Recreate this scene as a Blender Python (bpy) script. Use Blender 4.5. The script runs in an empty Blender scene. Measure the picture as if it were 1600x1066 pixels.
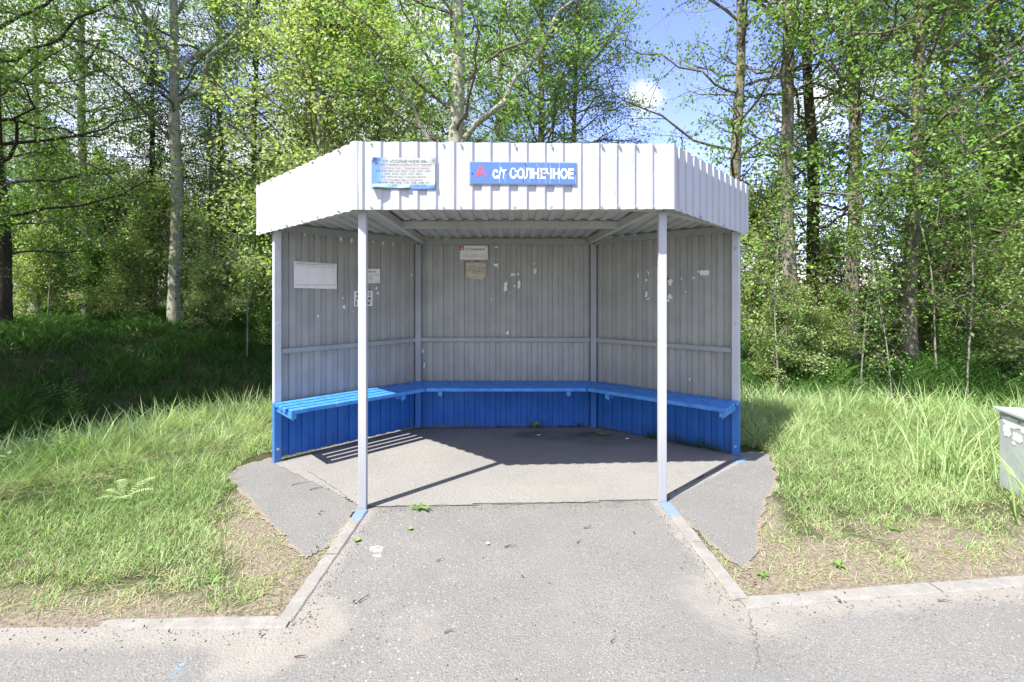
import bpy, math, random
import numpy as np
from mathutils import Vector, Matrix
R = math.radians
sc = bpy.context.scene
COL = sc.collection

# ------------------------------------------------------------------ camera, sky, sun, exposure
F = 770.0; HOR = 447.0; CX = 800.0; CAMH = 1.5
cam = bpy.data.cameras.new("camera")
cam.sensor_width = 36; cam.lens = 36 * F / 1600; cam.shift_y = -(533 - HOR) / 1600
cam.clip_start = 0.05; cam.clip_end = 2000
co = bpy.data.objects.new("camera", cam); COL.objects.link(co)
co.location = (0, 0, CAMH); co.rotation_euler = (R(90), 0, 0); sc.camera = co

LD = Vector((.99, .91, -2.0)).normalized()          # direction the sunlight travels
SUN_EL = math.asin(-LD.z)
sun = bpy.data.lights.new("sun", 'SUN'); sun.energy = 4.6; sun.angle = R(.53); sun.color = (1, .965, .9)
so = bpy.data.objects.new("sun", sun); COL.objects.link(so)
so.rotation_euler = LD.to_track_quat('-Z', 'Y').to_euler(); so.location = (-10, -10, 20)

w = bpy.data.worlds.new("World"); sc.world = w; w.use_nodes = True
nt = w.node_tree; nt.nodes.clear()
def N(t, ty, **k):
    n = t.nodes.new(ty)
    for a, b in k.items(): setattr(n, a, b)
    return n
out = N(nt, 'ShaderNodeOutputWorld'); bg = N(nt, 'ShaderNodeBackground')
sky = N(nt, 'ShaderNodeTexSky', sky_type='NISHITA', sun_disc=False)
sky.sun_elevation = SUN_EL; sky.sun_rotation = math.atan2(-LD.x, -LD.y)
sky.air_density = 1.0; sky.dust_density = .3; sky.ozone_density = 1.5
bg.inputs[1].default_value = .15
tc = N(nt, 'ShaderNodeTexCoord'); mp = N(nt, 'ShaderNodeMapping'); mp.inputs['Scale'].default_value = (1.6, 1.6, 3.4)
mp.inputs['Location'].default_value = (3.1, 1.7, .4)
ns = N(nt, 'ShaderNodeTexNoise'); ns.inputs['Scale'].default_value = 1.9; ns.inputs['Detail'].default_value = 8; ns.inputs['Roughness'].default_value = .56
cr = N(nt, 'ShaderNodeValToRGB'); cr.color_ramp.elements[0].position = .47; cr.color_ramp.elements[1].position = .62
L = nt.links.new
L(tc.outputs['Generated'], mp.inputs[0]); L(mp.outputs[0], ns.inputs['Vector'])
# cloud banks lie to the left; a clear gap with one small puff to the right of centre
sep = N(nt, 'ShaderNodeSeparateXYZ'); L(tc.outputs['Generated'], sep.inputs[0])
def vdist(direction, r0, r1):
    d = N(nt, 'ShaderNodeVectorMath', operation='DISTANCE'); d.inputs[1].default_value = Vector(direction).normalized()
    L(tc.outputs['Generated'], d.inputs[0])
    m = N(nt, 'ShaderNodeMapRange', interpolation_type='SMOOTHSTEP'); m.inputs[1].default_value = r0; m.inputs[2].default_value = r1
    m.inputs[3].default_value = 1; m.inputs[4].default_value = 0; L(d.outputs['Value'], m.inputs[0]); return m.outputs[0]
def wm(op, a, b):
    m = N(nt, 'ShaderNodeMath', operation=op)
    for i, v in ((0, a), (1, b)):
        if isinstance(v, (int, float)): m.inputs[i].default_value = v
        else: L(v, m.inputs[i])
    return m.outputs[0]
gap = vdist((225, 770, 330), .12, .34)
puff = vdist((205, 770, 296), -.02, .085)
lft = N(nt, 'ShaderNodeMapRange'); lft.inputs[1].default_value = .1; lft.inputs[2].default_value = -.6; lft.inputs[3].default_value = 0; lft.inputs[4].default_value = .11
L(sep.outputs['X'], lft.inputs[0])
v = wm('ADD', ns.outputs['Fac'], lft.outputs[0])
v = wm('SUBTRACT', v, wm('MULTIPLY', gap, .17))
v = wm('ADD', v, wm('MULTIPLY', puff, .40))
L(v, cr.inputs[0])
mx = N(nt, 'ShaderNodeMix', data_type='RGBA')
L(cr.outputs[0], mx.inputs[0])
tint = N(nt, 'ShaderNodeMix', data_type='RGBA', blend_type='MULTIPLY'); tint.inputs[0].default_value = 1
tint.inputs[7].default_value = (.86, .76, 1.06, 1)
L(sky.outputs[0], tint.inputs[6]); L(tint.outputs[2], mx.inputs[6])
mx.inputs[7].default_value = (3.6, 3.7, 3.85, 1)
L(mx.outputs[2], bg.inputs[0]); L(bg.outputs[0], out.inputs[0])

vs = sc.view_settings; vs.view_transform = 'Standard'; vs.look = 'None'; vs.gamma = 1; vs.use_curve_mapping = False
vs.exposure = 1.4
sc.cycles.max_bounces = 8; sc.cycles.transparent_max_bounces = 8

# ------------------------------------------------------------------ helpers
def G(px, py): d = CAMH * F / (py - HOR); return ((px - CX) * d / F, d)
ORG = {}
def tag(o, label=None, cat=None, group=None, kind=None):
    for k, v in (('label', label), ('category', cat), ('group', group), ('kind', kind)):
        if v: o[k] = v
    return o
def empty(name, loc, label=None, cat=None, group=None, rz=0):
    o = bpy.data.objects.new(name, None); COL.objects.link(o); o.location = loc; o.rotation_euler[2] = rz
    o.empty_display_size = .2; ORG[o.name] = Vector(loc); return tag(o, label, cat, group)
class MB:
    def __init__(s): s.v = []; s.f = []; s.m = []
    def add(s, vs, fs, mi=0):
        b = len(s.v); s.v += [tuple(p) for p in vs]; s.f += [tuple(i + b for i in f) for f in fs]; s.m += [mi] * len(fs)
    def box(s, c, ax, ay, az, sx, sy, sz, mi=0):
        """oriented box: centre, three axes, half sizes, small chamfer-free"""
        c = Vector(c); ax = Vector(ax); ay = Vector(ay); az = Vector(az)
        P = [c + ax * sx * i + ay * sy * j + az * sz * k for i in (-1, 1) for j in (-1, 1) for k in (-1, 1)]
        s.add(P, [(0, 1, 3, 2), (4, 6, 7, 5), (0, 4, 5, 1), (2, 3, 7, 6), (0, 2, 6, 4), (1, 5, 7, 3)], mi)
    def bar(s, a, b, up, w, h, mi=0):
        a = Vector(a); b = Vector(b); d = (b - a); l = d.length; d.normalize(); up = Vector(up)
        sd = d.cross(up).normalized(); up = sd.cross(d)
        s.box((a + b) / 2, d, sd, up, l / 2, w / 2, h / 2, mi)
    def prism(s, poly, z0, z1, mi=0):
        n = len(poly); zf0 = z0 if callable(z0) else (lambda x, y: z0); zf1 = z1 if callable(z1) else (lambda x, y: z1)
        vs = [(x, y, zf0(x, y)) for x, y in poly] + [(x, y, zf1(x, y)) for x, y in poly]
        s.add(vs, [tuple(range(n))[::-1], tuple(range(n, 2 * n))] + [(i, (i + 1) % n, n + (i + 1) % n, n + i) for i in range(n)], mi)
    def cyl(s, a, b, r, k=10, mi=0, r2=None):
        a = Vector(a); b = Vector(b); d = (b - a).normalized(); r2 = r if r2 is None else r2
        u = d.orthogonal().normalized(); v = d.cross(u)
        vs = [a + (u * math.cos(t) + v * math.sin(t)) * r for t in [2 * math.pi * i / k for i in range(k)]]
        vs += [b + (u * math.cos(t) + v * math.sin(t)) * r2 for t in [2 * math.pi * i / k for i in range(k)]]
        s.add(vs, [tuple(range(k))[::-1], tuple(range(k, 2 * k))] + [(i, (i + 1) % k, k + (i + 1) % k, k + i) for i in range(k)], mi)
    def build(s, name, mats, parent=None, bevel=0, smooth=False):
        org = Vector((0, 0, 0))
        if parent is not None: org = ORG[parent.name]
        me = bpy.data.meshes.new(name)
        me.from_pydata([tuple(Vector(p) - org) for p in s.v], [], s.f)
        for m in (mats if isinstance(mats, (list, tuple)) else [mats]): me.materials.append(m)
        me.polygons.foreach_set('material_index', s.m)
        if smooth: me.polygons.foreach_set('use_smooth', [True] * len(s.f))
        me.update()
        o = bpy.data.objects.new(name, me); COL.objects.link(o)
        ORG[o.name] = org
        if parent is not None: o.parent = parent
        if bevel:
            b = o.modifiers.new('bevel', 'BEVEL'); b.width = bevel; b.segments = 2; b.limit_method = 'ANGLE'; b.angle_limit = R(50)
        return o
def npmesh(name, V, loops, starts, totals, mats, attrs=None, midx=None, smooth=False):
    me = bpy.data.meshes.new(name)
    me.vertices.add(len(V)); me.vertices.foreach_set('co', np.ascontiguousarray(V, dtype=np.float32).ravel())
    me.loops.add(len(loops)); me.loops.foreach_set('vertex_index', np.ascontiguousarray(loops, dtype=np.int32))
    me.polygons.add(len(starts)); me.polygons.foreach_set('loop_start', np.ascontiguousarray(starts, dtype=np.int32))
    me.polygons.foreach_set('loop_total', np.ascontiguousarray(totals, dtype=np.int32))
    for m in mats: me.materials.append(m)
    if midx is not None: me.polygons.foreach_set('material_index', np.ascontiguousarray(midx, dtype=np.int32))
    if smooth: me.polygons.foreach_set('use_smooth', np.ones(len(starts), dtype=bool))
    for k, a in (attrs or {}).items():
        at = me.attributes.new(k, 'FLOAT', 'POINT'); at.data.foreach_set('value', np.ascontiguousarray(a, dtype=np.float32))
    me.update(calc_edges=True); return me
def obj(name, me, parent=None):
    o = bpy.data.objects.new(name, me); COL.objects.link(o); ORG[o.name] = Vector((0, 0, 0))
    if parent is not None: o.parent = parent
    return o
def sstep(a, b, x): t = np.clip((x - a) / (b - a), 0, 1); return t * t * (3 - 2 * t)
_rs = np.random.RandomState(5)
_ph = _rs.rand(24, 4)
def fbm(x, y, s=1.0, o=4, k=0):
    """cheap smooth noise from sines, about -1..1"""
    r = 0; a = 1; tot = 0
    for i in range(o):
        for j in range(3):
            p = _ph[(i * 3 + j + k * 5) % 24]; an = p[0] * 6.283
            r = r + a * np.sin((x * math.cos(an) + y * math.sin(an)) * s * (2.1 + p[1] * 1.3) * 1.9 ** i + p[2] * 6.283 + 1.3 * np.sin((x * math.sin(an) - y * math.cos(an)) * s * 1.7 * 1.8 ** i + p[3] * 6))
        tot += 3 * a; a *= .6
    return r / tot * 1.8

# ------------------------------------------------------------------ materials
def mat(name, base=(.5, .5, .5), rough=.6, spec=.4, metal=0):
    m = bpy.data.materials.new(name); m.use_nodes = True; t = m.node_tree
    b = t.nodes['Principled BSDF']; b.inputs['Base Color'].default_value = (*base, 1); b.inputs['Roughness'].default_value = rough
    b.inputs['Specular IOR Level'].default_value = spec; b.inputs['Metallic'].default_value = metal
    return m, t, b
def noise(t, scale, detail=4, rough=.55, vec=None, coord='Object', sc3=None):
    c = N(t, 'ShaderNodeTexCoord'); s = c.outputs[coord]
    if sc3:
        q = N(t, 'ShaderNodeMapping'); q.inputs['Scale'].default_value = sc3; t.links.new(s, q.inputs[0]); s = q.outputs[0]
    n = N(t, 'ShaderNodeTexNoise'); n.inputs['Scale'].default_value = scale; n.inputs['Detail'].default_value = detail; n.inputs['Roughness'].default_value = rough
    t.links.new(s, n.inputs['Vector']); return n.outputs['Fac']
def ramp(t, src, stops):
    r = N(t, 'ShaderNodeValToRGB'); e = r.color_ramp.elements
    while len(e) < len(stops): e.new(.5)
    for i, (p, c) in enumerate(stops): e[i].position = p; e[i].color = (*c, 1) if len(c) == 3 else c
    t.links.new(src, r.inputs[0]); return r.outputs[0]
def mixc(t, fac, a, b, mode='MIX'):
    m = N(t, 'ShaderNodeMix', data_type='RGBA', blend_type=mode)
    for sock, v in ((m.inputs[0], fac), (m.inputs[6], a), (m.inputs[7], b)):
        if isinstance(v, (int, float)): sock.default_value = v
        elif isinstance(v, tuple): sock.default_value = (*v, 1) if len(v) == 3 else v
        else: t.links.new(v, sock)
    return m.outputs[2]
def math_(t, op, a, b=0, c=None, clamp=False):
    m = N(t, 'ShaderNodeMath', operation=op, use_clamp=clamp)
    for i, v in enumerate((a, b) if c is None else (a, b, c)):
        if isinstance(v, (int, float)): m.inputs[i].default_value = v
        else: t.links.new(v, m.inputs[i])
    return m.outputs[0]
def attr(t, name):
    a = N(t, 'ShaderNodeAttribute', attribute_name=name); return a.outputs['Fac']
def bump(t, b, h, strength=.3, dist=.01):
    n = N(t, 'ShaderNodeBump'); n.inputs['Strength'].default_value = strength; n.inputs['Distance'].default_value = dist
    t.links.new(h, n.inputs['Height']); t.links.new(n.outputs[0], b.inputs['Normal'])
def mrange(t, v, a, b, lo=0, hi=1):
    m = N(t, 'ShaderNodeMapRange', interpolation_type='SMOOTHSTEP'); t.links.new(v, m.inputs[0])
    for i, x in ((1, a), (2, b), (3, lo), (4, hi)): m.inputs[i].default_value = x
    return m.outputs[0]
def worldpos(t, axis):
    g = N(t, 'ShaderNodeNewGeometry'); s = N(t, 'ShaderNodeSeparateXYZ'); t.links.new(g.outputs['Position'], s.inputs[0]); return s.outputs[axis]

M = {}
# white enamelled fascia sheet
m, t, b = mat('fascia_enamel', (.64, .665, .72), .42, .4)
n1 = noise(t, 3, 6, .6); n2 = noise(t, 60, 3, .6, sc3=(1, 1, .08))
c = mixc(t, mrange(t, n1, .35, .75), (.455, .462, .478), (.425, .432, .448)); c = mixc(t, mrange(t, n2, .52, .75, 0, .5), c, (.40, .40, .385))
c = mixc(t, mrange(t, noise(t, 26, 5, .7, sc3=(1, 1, .25)), .66, .72, 0, .6), c, (.33, .27, .2))
n3 = noise(t, 45, 2, .5); c = mixc(t, mrange(t, n3, .74, .78, 0, .8), c, (.3, .29, .27))
t.links.new(c, b.inputs['Base Color']); bump(t, b, noise(t, 6, 3), .18, .02); M['fascia'] = m
# painted wall sheet: grey above, blue below the bench
def painted(name, grey, blue, zsplit, fuzz=.03):
    m, t, b = mat(name, grey, .55, .35)
    n1 = noise(t, 4, 6, .62); n2 = noise(t, 70, 4, .7); n3 = noise(t, 22, 3, .6, sc3=(1, 1, .12))
    z = worldpos(t, 'Z'); zz = math_(t, 'ADD', z, math_(t, 'MULTIPLY', math_(t, 'SUBTRACT', noise(t, 7, 4), .5), .05))
    zz = math_(t, 'ADD', zz, math_(t, 'MULTIPLY', math_(t, 'SUBTRACT', n2, .5), .05))
    g = mixc(t, mrange(t, n1, .3, .7), grey, tuple(x * .86 for x in grey))
    g = mixc(t, mrange(t, n3, .6, .8, 0, .4), g, tuple(x * .62 for x in grey))
    bl = mixc(t, mrange(t, n1, .3, .7), blue, (blue[0] * .7, blue[1] * .82, blue[2] * .86))
    bl = mixc(t, mrange(t, n2, .66, .74, 0, .7), bl, (.10, .22, .42))
    c = mixc(t, mrange(t, zz, zsplit - fuzz, zsplit + fuzz, 1, 0), g, bl)
    c = mixc(t, mrange(t, n2, .69, .73, 0, .75), c, (.06, .065, .065))
    dirt = math_(t, 'MULTIPLY', mrange(t, z, .03, .2, 1, 0), mrange(t, noise(t, 9, 5, .7), .38, .62))
    c = mixc(t, math_(t, 'MULTIPLY', dirt, .3), c, (.10, .10, .09))
    t.links.new(c, b.inputs['Base Color']); bump(t, b, n2, .12, .003)
    r = mrange(t, n1, .3, .7, .45, .65); t.links.new(r, b.inputs['Roughness']); return m
GREY = (.335, .345, .318); BLUE = (.012, .125, .44)
M['wall'] = painted('wall_paint', GREY, BLUE, .48, .035)
M['frame'] = painted('frame_paint', (.30, .32, .325), (.035, .15, .45), .49, .02)
m, t, b = mat('ceiling_paint', (.46, .48, .49), .55, .3)
c = mixc(t, mrange(t, noise(t, 3, 5, .6), .3, .75), (.46, .47, .455), (.37, .38, .365)); t.links.new(c, b.inputs['Base Color']); M['ceiling'] = m
M['outer'] = painted('outer_post_paint', (.52, .55, .57), (.045, .18, .50), .50, .02)
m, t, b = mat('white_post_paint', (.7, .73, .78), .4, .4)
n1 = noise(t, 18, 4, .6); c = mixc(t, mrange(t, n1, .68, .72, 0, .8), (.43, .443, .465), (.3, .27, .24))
dz = worldpos(t, 'Z'); c = mixc(t, math_(t, 'MULTIPLY', mrange(t, dz, .1, .8, 1, 0), .65), c, (.27, .275, .29))  # greyer towards the foot: darker light there is painted into the post colour
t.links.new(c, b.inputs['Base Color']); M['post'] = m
m, t, b = mat('blue_bench_paint', (.03, .17, .62), .5, .4)
n1 = noise(t, 14, 6, .65); n2 = noise(t, 90, 3, .7, sc3=(1, 1, 1))
c = mixc(t, mrange(t, n1, .35, .7), (.055, .25, .62), (.03, .16, .50)); c = mixc(t, mrange(t, n2, .6, .72, 0, .75), c, (.22, .38, .6))
c = mixc(t, mrange(t, noise(t, 16, 6, .7), .62, .66, 0, .6), c, (.30, .36, .42))
c = mixc(t, mrange(t, noise(t, 30, 5, .7), .68, .72, 0, .6), c, (.45, .42, .36))
t.links.new(c, b.inputs['Base Color']); bump(t, b, n2, .2, .003); M['bench'] = m
m, t, b = mat('zinc_bolt', (.45, .45, .44), .4, .5, .7); M['bolt'] = m

# ground materials
def speckle(t, base, dark, light, amt=1.0, big=90):
    n1 = noise(t, 1.6, 6, .6, coord='Object'); n2 = noise(t, 160, 3, .7); 
    c = mixc(t, mrange(t, n1, .3, .7), base, dark)
    c = mixc(t, mrange(t, n2, .42, .62), c, tuple(x * .72 for x in dark))
    tcn = N(t, 'ShaderNodeTexCoord'); v = N(t, 'ShaderNodeTexVoronoi'); v.inputs['Scale'].default_value = big
    t.links.new(tcn.outputs['Object'], v.inputs['Vector'])
    hs = N(t, 'ShaderNodeSeparateColor'); t.links.new(v.outputs['Color'], hs.inputs[0])
    pick = mrange(t, hs.outputs[0], .72, .80); near = mrange(t, v.outputs['Distance'], .22, .34, 1, 0)
    c = mixc(t, math_(t, 'MULTIPLY', math_(t, 'MULTIPLY', pick, near), .75 * amt), c, light)
    pk2 = mrange(t, hs.outputs[1], .82, .86)
    c = mixc(t, math_(t, 'MULTIPLY', math_(t, 'MULTIPLY', pk2, near), .6 * amt), c, tuple(x * .35 for x in dark))
    v2 = N(t, 'ShaderNodeTexVoronoi'); v2.inputs['Scale'].default_value = big * .38; t.links.new(tcn.outputs['Object'], v2.inputs['Vector'])
    h2 = N(t, 'ShaderNodeSeparateColor'); t.links.new(v2.outputs['Color'], h2.inputs[0])
    c = mixc(t, math_(t, 'MULTIPLY', mrange(t, h2.outputs[2], .86, .88), mrange(t, v2.outputs['Distance'], .13, .2, 1, 0)), c, light)
    return c, n2, v.outputs['Distance']
def sandcol(t):
    n = noise(t, 130, 4, .75); n1 = noise(t, 5, 5, .6)
    c = mixc(t, mrange(t, n, .35, .68), (.275, .255, .23), (.205, .186, .163)); c = mixc(t, mrange(t, n1, .4, .7, 0, .6), c, (.28, .262, .238))
    return mixc(t, mrange(t, noise(t, 55, 3, .8), .62, .68), c, (.13, .09, .065))
def soilcol(t):
    n2 = noise(t, 60, 5, .75); return mixc(t, mrange(t, n2, .35, .65), (.29, .25, .195), (.15, .12, .09))
def asphalt(name, base, dark, light=(.32, .315, .30), amt=1, edge=False):
    m, t, b = mat(name, base, .9, .2)
    c, h, vd = speckle(t, base, dark, light, amt)
    s = attr(t, 'sand'); s = math_(t, 'ADD', s, math_(t, 'MULTIPLY', math_(t, 'SUBTRACT', noise(t, 9, 6, .65), .5), .9))
    s = math_(t, 'ADD', s, math_(t, 'MULTIPLY', math_(t, 'SUBTRACT', noise(t, 90, 3, .7), .5), .35))
    c = mixc(t, mrange(t, s, .32, .85, 0, .8), c, sandcol(t))
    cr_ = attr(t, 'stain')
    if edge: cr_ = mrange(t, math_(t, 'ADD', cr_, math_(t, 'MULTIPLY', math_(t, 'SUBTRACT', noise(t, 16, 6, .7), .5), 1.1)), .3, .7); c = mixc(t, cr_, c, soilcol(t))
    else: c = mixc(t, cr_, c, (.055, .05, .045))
    t.links.new(c, b.inputs['Base Color']); bump(t, b, math_(t, 'ADD', h, math_(t, 'MULTIPLY', vd, .8)), .55, .006); return m
M['road'] = asphalt('road_asphalt', (.215, .208, .195), (.178, .174, .165))
M['slab'] = asphalt('slab_asphalt', (.275, .265, .245), (.235, .226, .21), amt=.6)
M['patch'] = asphalt('patch_asphalt', (.21, .204, .194), (.178, .174, .167), edge=True)
m, t, b = mat('kerb_concrete', (.34, .33, .31), .9, .2)
n1 = noise(t, 12, 6, .65); n2 = noise(t, 120, 3, .7)
c = mixc(t, mrange(t, n1, .35, .7), (.255, .245, .225), (.19, .183, .168)); c = mixc(t, mrange(t, n2, .5, .68, 0, .7), c, (.17, .16, .15))
pa = math_(t, 'ADD', attr(t, 'paint'), math_(t, 'MULTIPLY', math_(t, 'SUBTRACT', noise(t, 25, 5, .7), .5), 1.3)); c = mixc(t, mrange(t, noise(t, 6, 6, .7), .5, .66, 0, .85), c, sandcol(t)); c = mixc(t, mrange(t, noise(t, 40, 4, .7), .6, .68, 0, .6), c, (.09, .085, .07)); c = mixc(t, mrange(t, pa, .5, .75, 0, .8), c, (.13, .21, .34))
t.links.new(c, b.inputs['Base Color']); bump(t, b, n2, .4, .004); M['kerb'] = m
m, t, b = mat('verge_soil', (.2, .16, .11), .95, .1)
n1 = noise(t, 5, 6, .65); n2 = noise(t, 60, 5, .75)
bare = attr(t, 'bare')
sand = mixc(t, mrange(t, n2, .35, .65), (.29, .25, .195), (.15, .12, .09))
green = mixc(t, mrange(t, n1, .35, .65), (.055, .075, .025), (.09, .08, .045)); green = mixc(t, mrange(t, n2, .4, .7, 0, .6), green, (.03, .04, .015))
bb = math_(t, 'ADD', bare, math_(t, 'MULTIPLY', math_(t, 'SUBTRACT', n1, .5), .7)); c = mixc(t, mrange(t, bb, .3, .7), green, sand)
t.links.new(c, b.inputs['Base Color']); bump(t, b, n2, .8, .02); M['soil'] = m

# foliage: tint 0 = dark green, 1 = pale yellow green, below 0 = straw
def leafmat(name, dark, mid, pale, straw=(.40, .355, .235), rough=.45, trans=.45, tr=None, spec=.35):
    m, t, b = mat(name, mid, rough, spec); a = attr(t, 'tint')
    c = ramp(t, math_(t, 'ADD', math_(t, 'MULTIPLY', a, .5), .5), [(0, straw), (.44, straw), (.5, dark), (.75, mid), (1, pale)])
    t.links.new(c, b.inputs['Base Color'])
    tn = N(t, 'ShaderNodeBsdfTranslucent'); mxs = N(t, 'ShaderNodeMixShader'); mxs.inputs[0].default_value = trans
    c2 = mixc(t, 1.0, c, (1.5, 1.55, .7), 'MULTIPLY'); t.links.new(c2, tn.inputs[0])
    o = t.nodes['Material Output']; t.links.new(b.outputs[0], mxs.inputs[1]); t.links.new(tn.outputs[0], mxs.inputs[2]); t.links.new(mxs.outputs[0], o.inputs[0])
    return m
M['grass'] = leafmat('grass_blades', (.125, .215, .06), (.25, .37, .135), (.42, .52, .27), trans=.3, spec=.2, rough=.7)
M['bankgrass'] = leafmat('bank_grass_shaded', (.028, .085, .016), (.06, .145, .026), (.115, .22, .05), straw=(.14, .12, .06), trans=.3, spec=.2)  # bank and wood-edge grass, tree shade darkened into its colours
M['leaf'] = leafmat('leaf_green', (.06, .13, .026), (.16, .285, .065), (.30, .44, .15))
M['leafpale'] = leafmat('leaf_pale_green', (.16, .23, .07), (.30, .385, .15), (.46, .52, .28))
M['leafdark'] = leafmat('leaf_deep_green', (.045, .095, .028), (.105, .19, .05), (.21, .31, .10))
M['needle'] = leafmat('spruce_needles', (.012, .028, .014), (.02, .042, .02), (.035, .06, .028), trans=.1)
def bark(name, a, b_, c_, scale=6, stretch=.18, birch=False, lichen=None):
    m, t, b = mat(name, a, .9, .15)
    n1 = noise(t, scale, 6, .65, sc3=(1, 1, stretch)); n2 = noise(t, scale * 6, 4, .7, sc3=(1, 1, .3)); n3 = noise(t, 2.2, 4, .6)
    c = mixc(t, mrange(t, n1, .38, .62), a, b_); c = mixc(t, mrange(t, n2, .5, .7, 0, .7), c, c_)
    if birch:
        nb = noise(t, 9, 4, .6, sc3=(.6, .6, 4.5)); c = mixc(t, mrange(t, nb, .6, .67), c, (.035, .032, .03))
    if lichen: c = mixc(t, mrange(t, n3, .52, .66, 0, .8), c, lichen)
    t.links.new(c, b.inputs['Base Color']); bump(t, b, math_(t, 'ADD', n1, n2), .7, .03); return m
M['bark'] = bark('grey_bark', (.27, .245, .205), (.16, .14, .115), (.06, .05, .042), 7, .2, lichen=(.23, .19, .09))
M['aspen'] = bark('aspen_bark', (.40, .40, .31), (.27, .26, .19), (.13, .12, .10), 5, .5, birch=True, lichen=(.25, .25, .17))
M['birch'] = bark('birch_bark', (.48, .46, .42), (.33, .31, .28), (.12, .11, .1), 5, .6, birch=True)
M['darkbark'] = bark('dark_bark', (.09, .075, .06), (.055, .045, .035), (.03, .025, .02), 8, .2)
M['twig'] = bark('twig_bark', (.19, .165, .13), (.13, .11, .085), (.07, .06, .05), 12, .4)
M['paletwig'] = bark('pale_stem_bark', (.33, .30, .26), (.22, .2, .17), (.12, .1, .09), 12, .4)

# ------------------------------------------------------------------ terrain
def base_plane(x): return .010 * np.clip(x, -5, 5)
def terr(x, y):
    x = np.asarray(x, float); y = np.asarray(y, float)
    z = base_plane(x)
    s = (x + 3.95) * -.81 + (y - 3.75) * .58
    dz = -.6 * sstep(0, 1.5, s) + 1.27 * sstep(1.7, 6.6, s) + .25 * sstep(7, 25, s)
    wgt = 1 - sstep(-2.0, .8, x) * 1.0
    dz = dz * wgt
    s2 = sstep(6.8, 9.5, y) * sstep(-.5, 2.5, x)
    dz = dz - .12 * s2 + .2 * s2 * sstep(11, 20, y)
    yr = y + .22 * (x - 2.5); dz = dz - .5 * sstep(5.5, 6.6, yr) * (1 - sstep(7.0, 8.6, yr)) * sstep(1.0, 2.3, x)
    rough = fbm(x, y, .55, 3) * .05 * sstep(5.3, 8, y + np.abs(x) * .3)
    verge = .03 * sstep(2.6, 4.2, y) * sstep(2.6, 3.6, np.abs(x)) * (1 + .5 * fbm(x, y, 1.2, 2, 1))
    return z + dz + rough + verge
# plan points
LF = (-1.007, 3.33); RF = (1.035, 3.40); LO = (-2.04, 4.26); RO = (1.975, 4.33); LB = (-1.005, 5.23); RB = (.876, 5.23)
def side_of(poly, x, y):
    """vectorised point in polygon"""
    x = np.asarray(x); y = np.asarray(y); ins = np.zeros(x.shape, bool); n = len(poly)
    for i in range(n):
        x0, y0 = poly[i]; x1, y1 = poly[(i + 1) % n]
        if y0 == y1: continue
        c = ((y0 > y) != (y1 > y)) & (x < (x1 - x0) * (y - y0) / (y1 - y0) + x0); ins ^= c
    return ins
def dseg(x, y, a, b):
    ax, ay = a; bx, by = b; L2 = (bx - ax) ** 2 + (by - ay) ** 2
    t_ = np.clip(((x - ax) * (bx - ax) + (y - ay) * (by - ay)) / L2, 0, 1)
    return np.hypot(x - ax - t_ * (bx - ax), y - ay - t_ * (by - ay))
KLc = (-1.02, 2.20); KRc = (1.09, 2.32)
KL_end = (-9, 2.25); KR_end = (9, 3.15)
HEX = [LF, LO, LB, RB, RO, RF]
BAY = [(-9.5, -4), (-9.5, 2.23), KLc, (-1.0, 3.33), (-.97, 3.46), (1.0, 3.48), (1.035, 3.40), KRc, (9.5, 3.2), (9.5, -4)]
PL = [G(*p) for p in [(352, 742), (368, 727), (395, 719), (424, 712), (440, 716), (563, 792), (548, 812), (512, 858), (476, 872), (462, 862), (448, 850), (441, 836), (424, 823), (410, 806), (398, 795), (388, 778), (372, 764)]]
PR = [G(*p) for p in [(1034, 788), (1148, 712), (1180, 711), (1203, 715), (1209, 728), (1216, 748), (1213, 770), (1197, 790), (1196, 812), (1188, 835), (1189, 862), (1184, 880), (1170, 893), (1155, 893), (1128, 872), (1090, 838)]]

def axis(parts):
    a = []
    for lo, hi, st in parts: a.append(np.arange(lo, hi - 1e-6, st))
    a.append([parts[-1][1]]); return np.concatenate(a)
def gridmesh(name, xs, ys, zf, mats, keep=None, attrs=None):
    X, Y = np.meshgrid(xs, ys); Z = zf(X, Y); V = np.stack([X, Y, Z], -1).reshape(-1, 3)
    ny, nx = X.shape; i = np.arange((ny - 1) * (nx - 1)); r = i // (nx - 1); c = i % (nx - 1); a = r * nx + c
    q = np.stack([a, a + 1, a + nx + 1, a + nx], 1)
    if keep is not None:
        cx = (X[:-1, :-1] + X[1:, 1:]) / 2; cy = (Y[:-1, :-1] + Y[1:, 1:]) / 2; q = q[keep(cx, cy).ravel()]
    at = {k: f(X, Y).ravel() for k, f in (attrs or {}).items()}
    used = np.unique(q); remap = np.zeros(len(V), int); remap[used] = np.arange(len(used))
    q = remap[q]; V = V[used]; at = {k: v[used] for k, v in at.items()}
    return npmesh(name, V, q.ravel(), np.arange(len(q)) * 4, np.full(len(q), 4), mats, at, smooth=True)
def bare_f(x, y):
    near = 1 - sstep(.1, 1.15, dseg(x, y, KRc, KR_end)) 
    nl = 1 - sstep(.0, .75, dseg(x, y, KLc, KL_end))
    pk = 1 - sstep(.05, .5, np.minimum(dseg(x, y, (-1.02, 2.3), (-1.75, 3.6)), dseg(x, y, (1.1, 2.4), (1.6, 3.4))))
    v = np.maximum(np.maximum(near * 1.0, nl * .75), pk * .9) + .18 * fbm(x, y, 2.2, 3, 2)
    v = v * (1 - .25 * sstep(2.2, 3.6, x)) * np.where(x > 0, .88, 1)
    v = np.where(y > 5, .12 + .35 * np.clip(fbm(x, y, .8, 3, 3), 0, 1), v)
    return np.clip(v, 0, 1)
xs = axis([(-400, -60, 20), (-60, -16, 2), (-16, -5, .2), (-5, 5, .06), (5, 16, .2), (16, 60, 2), (60, 400, 20)])
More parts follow.
